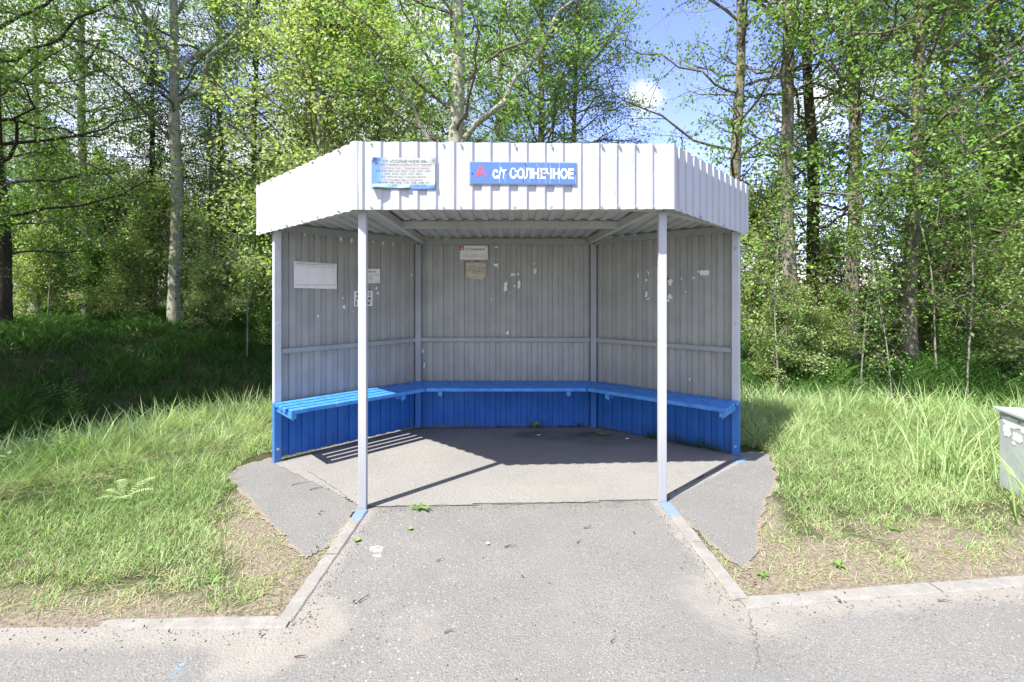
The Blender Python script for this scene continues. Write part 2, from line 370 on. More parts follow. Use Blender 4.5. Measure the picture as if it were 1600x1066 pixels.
ys = axis([(-60, 0, 3), (0, 2, .2), (2, 5.6, .06), (5.6, 16, .2), (16, 60, 2), (60, 900, 30)])
ground = obj('ground', gridmesh('ground', xs, ys, terr, [M['soil']], attrs={'bare': bare_f})); tag(ground, kind='structure')
def sand_road(x, y):
    dk = np.minimum(dseg(x, y, KLc, KL_end), dseg(x, y, KRc, KR_end))
    db = np.minimum(dseg(x, y, KLc, LF), dseg(x, y, KRc, RF))
    v = (1 - sstep(.06, .26, dk)) * .8; v = np.maximum(v, (1 - sstep(.03, .17, db)) * .8)
    cor = np.minimum(np.hypot(x - KLc[0], y - KLc[1]), np.hypot(x - KRc[0], y - KRc[1])); v = np.maximum(v, (1 - sstep(.1, .5, cor)) * .7)
    v = v + .30 * sstep(-.1, .8, fbm(x, y, 1.5, 4, 1)) * (1 - sstep(2.2, 2.75, y)) + .05
    for (a, b_, rr) in ((865, 1025, .10), (590, 935, .16), (650, 985, .3), (880, 940, .08), (945, 870, .07), (700, 905, .10)):
        gx, gy = G(a, b_); v = np.maximum(v, (1 - sstep(rr * .4, rr, np.hypot(x - gx, y - gy))) * .46)
    v = np.maximum(v, (1 - sstep(.02, .10, np.abs(y - 3.28 - .03 * x))) * .35)
    return np.clip(v, 0, 1)
def stain_road(x, y):
    e = np.maximum(0, 1 - dseg(x, y, (-.93, 3.36), (1.0, 3.42)) / .035) * (fbm(x, y, 9, 3, 2) * .5 + .35)
    return np.clip(e, 0, .5)
rx = axis([(-9.5, -3.6, .15), (-3.6, 3.6, .03), (3.6, 9.5, .15)]); ry = axis([(-4, .9, .3), (.9, 3.45, .03)])
road = obj('road', gridmesh('road', rx, ry, lambda x, y: base_plane(x) + .004, [M['road']], lambda x, y: side_of(BAY, x, y), {'sand': sand_road, 'stain': stain_road}))
tag(road, kind='structure')
def sand_slab(x, y):
    v = .22 + .22 * fbm(x, y, 2, 4, 3) + .3 * (1 - sstep(.0, .15, dseg(x, y, LO, LF))) + .3 * (1 - sstep(0, .15, dseg(x, y, RO, RF)))
    dw = np.minimum(np.minimum(dseg(x, y, LO, LB), dseg(x, y, RO, RB)), dseg(x, y, LB, RB)); v = np.maximum(v, .5 * (1 - sstep(.03, .12, dw)))
    gx, gy = G(875, 768); v = v + .45 * (1 - sstep(.05, .28, np.hypot((x - gx) * .6, y - gy)))
    return np.clip(v, 0, 1)
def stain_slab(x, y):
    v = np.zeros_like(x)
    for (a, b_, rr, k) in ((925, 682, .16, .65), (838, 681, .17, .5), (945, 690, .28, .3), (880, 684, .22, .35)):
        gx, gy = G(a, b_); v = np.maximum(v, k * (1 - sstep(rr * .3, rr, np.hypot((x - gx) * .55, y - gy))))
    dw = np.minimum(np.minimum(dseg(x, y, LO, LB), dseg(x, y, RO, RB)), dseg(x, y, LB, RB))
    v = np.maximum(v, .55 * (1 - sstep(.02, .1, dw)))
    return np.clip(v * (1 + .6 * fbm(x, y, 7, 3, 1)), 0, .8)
hx = axis([(-2.13, 2.1, .03)]); hy = axis([(3.3, 5.3, .03)])
slab = obj('shelter_floor', gridmesh('shelter_floor', hx, hy, lambda x, y: base_plane(x) + .009, [M['slab']], lambda x, y: side_of([(LF[0], LF[1] + .02), (LO[0] - .06, LO[1]), (LB[0] - .05, LB[1] + .06), (RB[0] + .05, RB[1] + .06), (RO[0] + .06, RO[1]), (RF[0], RF[1] + .02)], x, y), {'sand': sand_slab, 'stain': stain_slab}))
tag(slab, kind='structure')
for nm, P in (('pavement', PL), ('pavement', PR)):
    P = np.array(P); bb = (P[:, 0].min(), P[:, 0].max(), P[:, 1].min(), P[:, 1].max())
    def warp(x, y, P=P): return side_of(P, x + .025 * fbm(x, y, 9, 2), y + .025 * fbm(y, x, 9, 2, 1))
    def sd(x, y, P=P):
        d = np.min([dseg(x, y, P[i], P[(i + 1) % len(P)]) for i in range(len(P))], 0); return np.clip(.5 - sstep(0, .08, d) * .5 + .15 * fbm(x, y, 3, 3), 0, 1)
    def ed(x, y, P=P):
        d = np.min([dseg(x, y, P[i], P[(i + 1) % len(P)]) for i in range(len(P))], 0); far = np.minimum(dseg(x, y, LF, LO), dseg(x, y, RF, RO)); return (1 - sstep(-.02, .07, d)) * sstep(.0, .12, far)
    o = obj(nm, gridmesh(nm, axis([(bb[0] - .05, bb[1] + .05, .015)]), axis([(bb[2] - .05, bb[3] + .05, .015)]), lambda x, y: base_plane(x) + .0065 + .03 * sstep(2.6, 4.2, y) * sstep(2.6, 3.6, np.abs(x)), [M['patch']], warp, {'sand': sd, 'stain': ed}))
    tag(o, kind='structure')

# kerb stones: each length of kerb is one run of concrete
def kerb(name, a, b, n, wd=.08, h=.014, paint=None, jig=.004):
    a = np.array(a); b = np.array(b); rs = random.Random(int(a[0] * 100) + n)
    V = []; Fc = []; pt = []
    for i in range(n):
        p = a + (b - a) * (i + .006) / n; q = a + (b - a) * (i + .994) / n
        d = (q - p) / np.linalg.norm(q - p); s = np.array([-d[1], d[0]]) * wd / 2; off = (rs.random() - .5) * jig * 2; z_ = h + (rs.random() - .5) * jig
        K = 10
        for k in range(K + 1):
            c = p + (q - p) * k / K + s / np.linalg.norm(s) * off
            zz = float(base_plane(c[0])) - .018 * max(0, min(1, (-c[0] - 1.3) / .8)) + .0015 * math.sin(k * 1.9 + i * 7)
            ch = .008
            for (o_, z2) in ((-1, -.1), (-1, z_ - ch), (-1 + ch / (wd / 2), z_), (1 - ch / (wd / 2), z_), (1, z_ - ch), (1, -.1)):
                jx = .002 * math.sin(k * 2.3 + i * 5 + o_ * 3)
                V.append((c[0] + s[0] * o_ + jx, c[1] + s[1] * o_, zz + z2)); pt.append(paint(c[0], c[1]) if paint else 0)
            if k < K:
                b0 = len(V) - 6
                for j in range(5): Fc.append((b0 + j, b0 + j + 1, b0 + 7 + j, b0 + 6 + j))
            if k in (0, K): 
                b0 = len(V) - 6; Fc.append((b0, b0 + 1, b0 + 2, b0 + 3, b0 + 4, b0 + 5))
    me = bpy.data.meshes.new(name); me.from_pydata(V, [], Fc); me.materials.append(M['kerb'])
    at = me.attributes.new('paint', 'FLOAT', 'POINT'); at.data.foreach_set('value', pt); me.update()
    o = obj(name, me); tag(o, kind='structure'); return o
pf = lambda x, y: max(0, min(1, (y - 3.0) / .22)) * .85
kerb('kerb', (-1.0, 3.30), KLc, 2, paint=pf)
kerb('kerb', (1.045, 3.36), KRc, 2, paint=pf)
kerb('kerb', (KLc[0] + .03, KLc[1] + .0), KL_end, 8)
kerb('kerb', (KRc[0] - .02, KRc[1] - .02), KR_end, 8)
kerb('kerb', (RF[0] + .05, RF[1] + .04), (RO[0] + .04, RO[1] - .10), 1, wd=.055, h=.012, paint=lambda x, y: max(0, min(1, (y - 3.98) / .15)))

# ------------------------------------------------------------------ bus shelter
SH = empty('bus_shelter', (-.03, 4.3, 0), 'white and blue corrugated steel bus shelter with three benches inside', 'bus shelter')
def sheet_mb(P0, P1, zb0, zb1, zt0, zt1, period, depth, nrm, prof=(.0, .45, .52, .93, 1.0), th=.0015, phase=0, rows=1, wav=0):
    """trapezoidal profiled sheet from plan point P0 to P1; ridges stand out along nrm"""
    P0 = Vector((*P0, 0)); P1 = Vector((*P1, 0)); L_ = (P1 - P0).length; d = (P1 - P0) / L_; n = Vector((*nrm, 0)).normalized()
    pts = []; s = -phase * period
    while s < L_:
        for f_, o_ in ((prof[0], 0), (prof[1], 0), (prof[2], 1), (prof[3], 1)): pts.append((s + f_ * period, o_ * depth))
        s += period
    pts.append((s, 0)); q = []
    for (a, oa), (b_, ob) in zip(pts, pts[1:]):
        for e in (0, L_):
            if a < e < b_: q.append((e, oa + (ob - oa) * (e - a) / (b_ - a)))
    pts = sorted([p for p in pts + q if -1e-6 <= p[0] <= L_ + 1e-6])
    mb = MB(); V = []; m_ = len(pts); rnd = random.Random(3)
    for side in (0, 1):
        for (s_, o_) in pts:
            k = s_ / L_
            for r_ in range(rows + 1):
                zb = zb0 + (zb1 - zb0) * k; zt = zt0 + (zt1 - zt0) * k
                p = P0 + d * s_ + n * (o_ - side * th + wav * math.sin(s_ * 5.1 + r_ * 1.3)); V.append((p.x, p.y, zb + (zt - zb) * r_ / rows))
    Rr = rows + 1; Fc = []
    for i in range(m_ - 1):
        for r_ in range(rows):
            a = i * Rr + r_; b_ = (i + 1) * Rr + r_; Fc.append((a, b_, b_ + 1, a + 1)); o2 = m_ * Rr; Fc.append((o2 + a, o2 + a + 1, o2 + b_ + 1, o2 + b_))
        a = i * Rr; b_ = (i + 1) * Rr; o2 = m_ * Rr; Fc.append((a, a + o2, b_ + o2, b_)); a += rows; b_ += rows; Fc.append((a, b_, b_ + o2, a + o2))
    mb.add(V, Fc); return mb
def unit(a, b): v = Vector((b[0] - a[0], b[1] - a[1])); return v.normalized()
gz = lambda x: .01 * x
CE = lambda y: 2.052 - .040 * (y - 4.18)             # underside of the roof sheet
# walls (ridges point outwards)
nLw = (-(LB[1] - LO[1]), (LB[0] - LO[0])); nRw = ((RB[1] - RO[1]), -(RB[0] - RO[0]))
EQ = (0, .475, .49, .985)
wl = sheet_mb(LO, LB, .012, .012, CE(4.26) - .015, CE(5.23) - .015, .1107, .017, nLw, EQ, rows=4, wav=.001).build('wall_panel', M['wall'], SH)
wb = sheet_mb(LB, RB, .012, .012, CE(5.23) - .015, CE(5.23) - .015, .1107, .017, (0, 1), EQ, rows=4, wav=.001).build('wall_panel', M['wall'], SH)
wr = sheet_mb(RO, RB, .012, .012, CE(4.33) - .015, CE(5.23) - .015, .1107, .017, nRw, EQ, rows=4, wav=.001).build('wall_panel', M['wall'], SH)
# posts
def post(P, d, wx, wy, z0, z1, m, sh_=(0, 0)):
    mb = MB(); dx = Vector((*d, 0)).normalized(); dy = Vector((-dx.y, dx.x, 0))
    mb.box((P[0] + sh_[0], P[1] + sh_[1], (z0 + z1) / 2), dx, dy, (0, 0, 1), wx / 2, wy / 2, (z1 - z0) / 2)
    return mb.build('post', m, SH, bevel=.004)
nl_in = Vector((-nLw[0], -nLw[1])).normalized(); nr_in = Vector((-nRw[0], -nRw[1])).normalized()
dL = unit(LO, LB); dR = unit(RO, RB)
ps = []
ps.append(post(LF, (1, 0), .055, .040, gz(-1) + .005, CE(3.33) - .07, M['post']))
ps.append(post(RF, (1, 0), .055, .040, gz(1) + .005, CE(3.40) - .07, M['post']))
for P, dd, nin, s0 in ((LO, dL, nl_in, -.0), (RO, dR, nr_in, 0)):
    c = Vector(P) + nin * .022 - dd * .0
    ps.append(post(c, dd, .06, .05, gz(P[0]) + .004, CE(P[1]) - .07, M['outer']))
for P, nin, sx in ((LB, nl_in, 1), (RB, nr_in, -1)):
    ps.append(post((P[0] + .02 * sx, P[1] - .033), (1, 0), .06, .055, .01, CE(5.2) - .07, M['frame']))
# bolts with washers on the outer posts
for P, nin, dd in ((LO, nl_in, dL), (RO, nr_in, dR)):
    for z in (1.83, 1.17, .1):
        mb = MB(); c = Vector(P) + nin * .047; a = Vector((c.x, c.y, z)); n3 = Vector((nin.x, nin.y, 0))
        mb.cyl(a, a + n3 * .004, .012, 12); mb.cyl(a + n3 * .004, a + n3 * .011, .007, 6); mb.build('bolt', M['bolt'], SH)
# mid rails, base angles, top rails
def rail(name, A, B, z0, z1, wy, hh, m='frame', sl=0):
    mb = MB(); mb.bar((A[0], A[1], z0), (B[0], B[1], z1), (0, 0, 1), wy, hh); return mb.build(name, M[m], SH, bevel=.003)
for A, B, nin in ((LO, LB, nl_in), (LB, RB, Vector((0, -1))), (RO, RB, nr_in)):
    A = Vector(A); B = Vector(B); d = (B - A).normalized()
    a = A + nin * .021 + d * .035; b_ = B + nin * .021 - d * .04
    rail('mid_rail', a, b_, .935, .932, .034, .042)
    rail('top_rail', A + nin * .022 + d * .03, B + nin * .022 - d * .03, CE(A.y) - .042, CE(B.y) - .042, .04, .06)
# roof frame beams
for A, B in ((LF, LB), (RF, RB)):
    rail('roof_beam', (A[0] * .955, A[1]), (B[0] * .955 + (.02 if B[0] < 0 else -.02), B[1] - .06), CE(A[1]) - .036, CE(B[1] - .06) - .036, .05, .062, 'ceiling')
rail('roof_beam', (-.93, 4.18), (.915, 4.18), CE(4.18) - .034, CE(4.18) - .034, .045, .06, 'ceiling')
rail('roof_beam', (LF[0], 3.345), (RF[0], 3.40), CE(3.35) - .04, CE(3.40) - .04, .05, .055, 'ceiling')
for A, B in ((LF, LO), (RF, RO)):
    rail('roof_beam', (A[0], A[1] + .03), (B[0], B[1] - .02), CE(A[1]) - .04, CE(B[1]) - .04, .045, .055, 'ceiling')
# fascia in three profiled sheets
FLo = (-2.25, 4.36); FLf = (-1.018, 3.205); FRf = (1.058, 3.265); FRo = (2.085, 4.345)
zb = dict(FLo=1.948, FLf=1.995, FRf=2.008, FRo=1.942); zt = dict(FLo=2.388, FLf=2.438, FRf=2.440, FRo=2.378)
PR_ = (0, .38, .50, .965)
fl = sheet_mb(FLf, FLo, zb['FLf'], zb['FLo'], zt['FLf'], zt['FLo'], .1187, .0115, (-.68, -.73), PR_, rows=5, wav=.0012, phase=.55).build('fascia', M['fascia'], SH)
ff = sheet_mb(FRf, FLf, zb['FRf'], zb['FLf'], zt['FRf'], zt['FLf'], .1187, .0115, (0, -1), PR_, rows=5, wav=.0012, phase=.4).build('fascia', M['fascia'], SH)
fr = sheet_mb(FRo, FRf, zb['FRo'], zb['FRf'], zt['FRo'], zt['FRf'], .1187, .0115, (.72, -.69), PR_, rows=5, wav=.0012, phase=.2).build('fascia', M['fascia'], SH)
# folded corner strips
for (P, a, b_, z0, z1) in ((FLf, (-.73, .68), (1, 0), zb['FLf'], zt['FLf']), (FRf, (-1, 0), (.69, .72), zb['FRf'], zt['FRf'])):
    mb = MB(); P3 = Vector(P); a = Vector(a).normalized(); b_ = Vector(b_).normalized()
    o_ = -(a + b_); o_ = Vector((P[0] * .012, -.014))
    mb.prism([tuple(P3 + o_ + a * .038), tuple(P3 + o_), tuple(P3 + o_ + b_ * .03), tuple(P3 + o_ + b_ * .03 + Vector((0, .002))), tuple(P3 + o_ + Vector((0, .003))), tuple(P3 + o_ + a * .038 + Vector((.002, .002)))], z0 - .001, z1 + .001)
    mb.build('corner_trim', M['fascia'], SH)
# fascia screws
def screw_row(A, B, za, zb_, ks, n, name='screw'):
    for k in ks:
        p = Vector((A[0] + (B[0] - A[0]) * k, A[1] + (B[1] - A[1]) * k, za + (zb_ - za) * k)) + Vector((*n, 0)).normalized() * .008
        mb = MB(); n3 = Vector((*n, 0)).normalized(); mb.cyl(p, p + n3 * .006, .009, 10); mb.cyl(p + n3 * .006, p + n3 * .012, .005, 6); mb.build(name, M['bolt'], SH)
screw_row(FLf, FRf, 2.422, 2.428, (.05, .275, .33, .50, .615, .775, .83, .885, .94), (0, -1))
screw_row(FLf, FRf, 2.008, 2.022, (.05, .275, .33, .50, .615, .775, .83, .885, .94), (0, -1))
screw_row(FLf, FLo, 2.42, 2.372, (.12, .35, .58, .8, .95), (-.68, -.73)); screw_row(FLf, FLo, 2.01, 1.962, (.12, .3, .45, .62, .8, .95), (-.68, -.73))
screw_row(FRf, FRo, 2.425, 2.362, (.2, .5, .9), (.72, -.69)); screw_row(FRf, FRo, 2.02, 1.957, (.08, .3, .6, .95), (.72, -.69))
# roof sheet: ribs run front to back, hexagonal outline
def yf(x): return np.interp(x, [-2.23, -1.0, 1.04, 2.07], [4.345, 3.222, 3.28, 4.33])
def yb(x): return np.interp(x, [-2.23, -2.12, -1.03, .9, 2.03, 2.07], [4.36, 4.42, 5.40, 5.40, 4.48, 4.345])
mb = MB(); pr = []; x = -2.228
while x < 2.07:
    for f_, o_ in ((0, 0), (.046, 0), (.053, 1), (.104, 1)): pr.append((x + f_, o_ * .016))
    x += .11
pr = [p for p in pr if p[0] < 2.068]
V = []; Fc = []
for s_ in (0, 1):
    for (x, o_) in pr:
        for y in (float(yf(x)), float(yb(x))): V.append((x, y, CE(y) + o_ + s_ * .0015))
n_ = len(pr)
for i in range(n_ - 1):
    a = 2 * i; Fc.append((a, a + 1, a + 3, a + 2)); o2 = 2 * n_; Fc.append((o2 + a, o2 + a + 2, o2 + a + 3, o2 + a + 1)); Fc.append((a, a + 2, a + 2 + o2, a + o2)); Fc.append((a + 1, a + 1 + o2, a + 3 + o2, a + 3))
mb.add(V, Fc); mb.build('roof', M['ceiling'], SH)
# benches: four slats on brackets, three runs, mitred at the corners
BW = .36; ZT = .50; SWd = .072; GAPW = (BW - 4 * SWd) / 3 
def off(P, nin, o): return Vector(P) + nin * o
def inter(P, d, Q, e):
    den = d.x * e.y - d.y * e.x; t_ = ((Q.x - P.x) * e.y - (Q.y - P.y) * e.x) / den; return P + d * t_
nb = Vector((0, -1)); dB = Vector((1, 0))
runs = [('L', Vector(LO), dL, nl_in, None, 'B'), ('B', Vector(LB), dB, nb, 'L', 'R'), ('R', Vector(RO), dR, nr_in, None, 'B')]
lines = {'L': (Vector(LO), dL, nl_in), 'B': (Vector(LB), dB, nb), 'R': (Vector(RO), dR, nr_in)}
rs = random.Random(8)
for key, P, d, nin, s_n, e_n in runs:
    if key == 'L': first, last = None, 'B'
    elif key == 'B': first, last = 'L', 'R'
    else: first, last = None, 'B'
    def point(o_, nb_key, t0=None):
        p = P + nin * o_
        if nb_key is None: return p + d * (t0 if t0 is not None else -.01)
        Q, e, m2 = lines[nb_key]; return inter(p, d, Q + m2 * o_, e)
    bmid = (P + nin * .2)
    mbx = MB(); slats = []
    # the frame of the run is the part, slats and brackets hang under it
    fr_ = None
    O0 = .045
    for j in range(4):
        o0 = O0 + j * (SWd + GAPW); o1 = o0 + SWd; st = (rs.random() - .5) * .02
        pts = [point(o0, first, -.02 + st), point(o0, last), point(o1, last), point(o1, first, -.02 + st)]
        cut = .003
        dd = d * cut
        if first: pts[0] += dd; pts[3] += dd
        if last: pts[1] -= dd; pts[2] -= dd
        zz = ZT + (rs.random() - .5) * .004
        s_ = MB(); s_.prism([(p.x, p.y) for p in pts], zz - .034, zz); slats.append((s_, j))
    # part: the bracket rail below (an angle along the wall)
    a = P + nin * .04 + d * (.05); ln = {'L': (Vector(LB) - Vector(LO)).length, 'B': (Vector(RB) - Vector(LB)).length, 'R': (Vector(RB) - Vector(RO)).length}[key]
    b_ = P + nin * .04 + d * (ln - .05)
    fm = MB(); fm.bar((a.x, a.y, ZT - .058), (b_.x, b_.y, ZT - .058), (0, 0, 1), .03, .04)
    bench = fm.build('bench', M['bench'], SH, bevel=.003)
    for s_, j in slats: s_.build('slat', M['bench'], bench, bevel=.004)
    ts = {'L': (.012, 1.02), 'B': (.30, 1.56), 'R': (.012, 1.06)}[key]
    for t_ in ts:
        k = MB(); p = P + d * t_ + nin * .03; q = P + d * t_ + nin * (O0 + BW - .01)
        k.bar((p.x, p.y, ZT - .056), (q.x, q.y, ZT - .056), (0, 0, 1), .042, .042); bk = k.build('bracket', M['bench'], bench, bevel=.003)
        for j in range(4):
            c = P + d * t_ + nin * (O0 + j * (SWd + GAPW) + SWd / 2)
            sc_ = MB(); sc_.cyl((c.x, c.y, ZT - .077), (c.x, c.y, ZT - .092), .004, 6)
            sc_.build('bolt', M['bolt'], bench)

# ------------------------------------------------------------------ signs and papers
def textmesh(s, size, cond=1.0, offset=0.0, align='LEFT', shear=0):
    cu = bpy.data.curves.new('lettering', 'FONT'); cu.body = s; cu.size = size; cu.offset = offset; cu.align_x = align; cu.extrude = 0; cu.shear = shear; cu.resolution_u = 3
    o = bpy.data.objects.new('lettering', cu); COL.objects.link(o); bpy.context.view_layer.update()
    me = bpy.data.meshes.new_from_object(o); vs_ = [(v.co.x * cond, v.co.y) for v in me.vertices]; fs = [tuple(p.vertices) for p in me.polygons]
    bpy.data.objects.remove(o); bpy.data.curves.remove(cu); bpy.data.meshes.remove(me); return vs_, fs
def fit(s, x0, x1, y0, y1, offset=0.0):
    """lettering fitted to a box in board coordinates"""
    v, f = textmesh(s, .1, offset=offset)
    if not v: return [], []
    a = np.array(v); mn = a.min(0); mxx = a.max(0); sc_ = np.array([(x1 - x0), (y1 - y0)]) / (mxx - mn); a = (a - mn) * sc_ + np.array([x0, y0]); return [tuple(p) for p in a], f
def letter_a(x0, x1, y0, y1, wd=.27):
    X = lambda a: x0 + (x1 - x0) * a
    Y = lambda b_: y0 + (y1 - y0) * b_
    h = wd / 2
    V = [(0, 0), (wd * .8, 0), (.5, 1 - .22), (.5 - h * .9, 1), (1, 0), (1 - wd * .8, 0), (.5 + h * .9, 1)]
    il = lambda b_: wd * .8 + (.5 - wd * .8) * b_ / .78
    V += [(il(.20), .20), (1 - il(.20), .20), (1 - il(.38), .38), (il(.38), .38)]
    F_ = [(0, 1, 7, 10, 2, 3), (4, 6, 2, 9, 8, 5), (7, 8, 9, 10), (3, 2, 6)]
    return [(X(a), Y(b_)) for a, b_ in V], F_
class Board:
    """a flat board hung on a surface: origin = lower left corner, u along it, n out of it"""
    def __init__(s, name, O, u, n, w_, h_, label, cat, group=None, tilt=0):
        s.u = Vector(u).normalized(); s.n = Vector(n).normalized(); s.v = s.n.cross(s.u).normalized()
        if tilt: q = Matrix.Rotation(tilt, 3, s.n); s.u = q @ s.u; s.v = q @ s.v
        s.O = Vector(O); s.w = w_; s.h = h_; s.e = empty(name, O, label, cat, group)
    def P(s, x, y, k): return s.O + s.u * x + s.v * y + s.n * k
    def flat(s, name, vs_, fs, k, m): 
        mb = MB(); mb.add([s.P(x, y, k) for x, y in vs_], fs); return mb.build(name, m, s.e)
    def slab(s, name, x0, x1, y0, y1, k0, k1, m, bevel=0):
        mb = MB(); c = s.P((x0 + x1) / 2, (y0 + y1) / 2, (k0 + k1) / 2); mb.box(c, s.u, s.v, s.n, (x1 - x0) / 2, (y1 - y0) / 2, (k1 - k0) / 2); return mb.build(name, m, s.e, bevel)
    def text(s, items, k, m, name='lettering'):
        mb = MB()
        for it in items:
            v, f = letter_a(*it[1:5]) if it[0] == 'А' else fit(*it); mb.add([s.P(x, y, k) for x, y in v], f)
        return mb.build(name, m, s.e)
def simple(name, c, rough=.5, var=.12, sc_=20):
    m, t, b = mat(name, c, rough, .4); n = noise(t, sc_, 5, .65); t.links.new(mixc(t, mrange(t, n, .35, .7), c, tuple(x * (1 - var) for x in c)), b.inputs['Base Color']); return m
M['signblue'] = simple('sign_blue', (.085, .18, .62), .5, .06); M['signgrey'] = simple('sign_grey_rim', (.24, .29, .34), .6)
M['signwhite'] = simple('sign_white', (.78, .8, .83), .5); M['signred'] = simple('faded_red', (.46, .10, .11), .5, .15)
M['ink'] = simple('grey_ink', (.13, .14, .16), .7); M['inkred'] = simple('red_ink', (.62, .19, .22), .7); M['black'] = simple('black_ink', (.02, .02, .022), .7)
M['paper'] = simple('white_paper', (.78, .77, .73), .8, .1, 12); M['oldpaper'] = simple('yellowed_paper', (.55, .50, .38), .85, .3, 30); M['redbadge'] = simple('red_badge', (.45, .03, .03), .5)
M['crack'] = simple('crack_white', (.6, .68, .85), .6); M['scratch'] = simple('scratch_grey', (.17, .17, .15), .8)
m, t, b = mat('faded_timetable_print', (.6, .65, .7), .45, .5)
g = N(t, 'ShaderNodeTexCoord'); s_ = N(t, 'ShaderNodeSeparateXYZ'); t.links.new(g.outputs['Object'], s_.inputs[0])
lo = math_(t, 'ADD', math_(t, 'MULTIPLY', s_.outputs['X'], -3.6), 1.05); lo2 = mrange(t, s_.outputs['Z'], .0, .06, .8, 0)
vv = math_(t, 'ADD', math_(t, 'MAXIMUM', mrange(t, s_.outputs['X'], .0, .17, .75, 0), lo2), math_(t, 'MULTIPLY', math_(t, 'SUBTRACT', noise(t, 11, 4, .6), .5), .22))
t.links.new(ramp(t, vv, [(0, (.42, .45, .42)), (.25, (.38, .44, .48)), (.6, (.14, .28, .54)), (1, (.05, .15, .38))]), b.inputs['Base Color']); M['timetable'] = m

fz = 3.19
def fpt(px, py, d=None):
    d = d or fz; return Vector(((px - CX) * d / F, d, CAMH + (HOR - py) * d / F))
# stop name sign
k_ = 3.205 / F
O = fpt(733.5, 288.5, 3.212); 
S = Board('stop_name_sign', O, (1, .028, 0), (.028, -1, 0), 168.5 * k_, 36 * k_, 'blue stop name sign with red letter and white lettering on front fascia', 'sign', tilt=R(-.1))
W_, H_ = S.w, S.h
S.slab('frame', 0, W_, 0, H_, -.006, .004, M['signgrey'], .0015)
S.slab('face', .006, W_ - .006, .006, H_ - .006, .002, .0055, M['signblue'])
sx = W_ / 1418; sy = H_ / 300           # zoomed picture units
def zx(a): return (a - 110) * sx
def zy(b_): return H_ - (b_ - 103) * sy
S.text([('А', zx(186), zx(333), zy(305), zy(155), .004)], .0066, M['signred'], 'letter')
S.text([('с/т', zx(415), zx(598), zy(328), zy(175), .003), ('СОЛНЕЧНОЕ', zx(638), zx(1487), zy(326), zy(182), .0042)], .0066, M['signwhite'])
mb = MB()
for a, y0, y1 in ((505, 120, 380), (578, 230, 385), (830, 120, 385), (898, 330, 380), (990, 130, 170), (1022, 140, 330), (1030, 330, 380), (1115, 120, 380), (1172, 135, 380), (1296, 120, 380), (1510, 240, 375)):
    mb.add([S.P(zx(a), zy(y1), .0072), S.P(zx(a + 3), zy(y1), .0072), S.P(zx(a + 5), zy(y0), .0072), S.P(zx(a + 2), zy(y0), .0072)], [(0, 1, 2, 3)])
mb.build('crack', M['crack'], S.e)
mb = MB()
for pts in ([(568, 320), (572, 260), (590, 225), (640, 212), (720, 205), (790, 192)], [(855, 180), (858, 250), (848, 310)], [(1040, 190), (1046, 250), (1046, 310)], [(1046, 245), (1090, 258)], [(1090, 205), (1080, 260), (1130, 262), (1180, 268)], [(515, 175), (512, 210)], [(352, 300), (385, 230), (362, 185)]):
    for p, q in zip(pts, pts[1:]):
        a = S.P(zx(p[0]), zy(p[1]), .0078); b_ = S.P(zx(q[0]), zy(q[1]), .0078); d_ = (b_ - a).normalized(); sd = d_.cross(S.n) * (.0011 if pts[0][0] in (352,) else .0021)
        mb.add([a - sd, b_ - sd, b_ + sd, a + sd], [(0, 1, 2, 3)])
mb.build('scratch', M['scratch'], S.e)
for (a, b_) in ((145, 255), (1505, 248), (838, 135), (820, 352)):
    q = MB(); q.cyl(S.P(zx(a), zy(b_), .005), S.P(zx(a), zy(b_), .010), .0042, 8); q.build('screw', M['black'], S.e)
# timetable sign with peeling print
O = fpt(580.3, 296, 3.198)
T = Board('timetable_sign', O, (1, .02, 0), (.02, -1, 0), 100.5 * k_, 50 * k_, 'faded blue and white timetable sign with peeling print and curled corners', 'sign', tilt=R(-.2))
tw, th_ = T.w, T.h; 
T.slab('plate', 0, tw, 0, th_, -.006, .001, M['signgrey'], .001)
def tx(a): return (a - 125) / 1235 * tw
def ty(b_): return th_ - (b_ - 128) / 612 * th_
# print: a curled sheet
nx_, ny_ = 40, 22; V = []; Fc = []
for j in range(ny_ + 1):
    for i in range(nx_ + 1):
        a = i / nx_; b_ = j / ny_
        k = .004 + .0008 * math.sin(a * 9) 
        k += .022 * max(0, 1 - math.hypot(a * 1.1, b_ * 2.6) * 3.0) ** 2 + .02 * max(0, 1 - math.hypot(a * 1.1, (1 - b_) * 1.3) * 4.2) ** 2 + .016 * max(0, 1 - math.hypot((1 - a) * 1.4, (1 - b_)) * 4) ** 2
        k += .015 * max(0, 1 - b_ * 7) * (1 if a < .62 else 0) * (.6 + .4 * math.sin(a * 14)) + .010 * max(0, 1 - math.hypot((1 - a) * 1.6, b_ - .15) * 6)
        xx = .004 + (tw - .010) * a; yy = .004 + (th_ - .008) * b_
        if b_ < .1 and a < .62: yy += .006 * (1 - b_ * 10)
        V.append(T.P(xx, yy, k)); 
for j in range(ny_):
    for i in range(nx_):
        if (i < 1 and j > ny_ - 3) or (i > nx_ - 3 and j > ny_ - 3): continue
        a = j * (nx_ + 1) + i; Fc.append((a, a + 1, a + nx_ + 2, a + nx_ + 1))
mb = MB(); mb.add(V, Fc); pr_ = mb.build('print', M['timetable'], T.e, smooth=True)
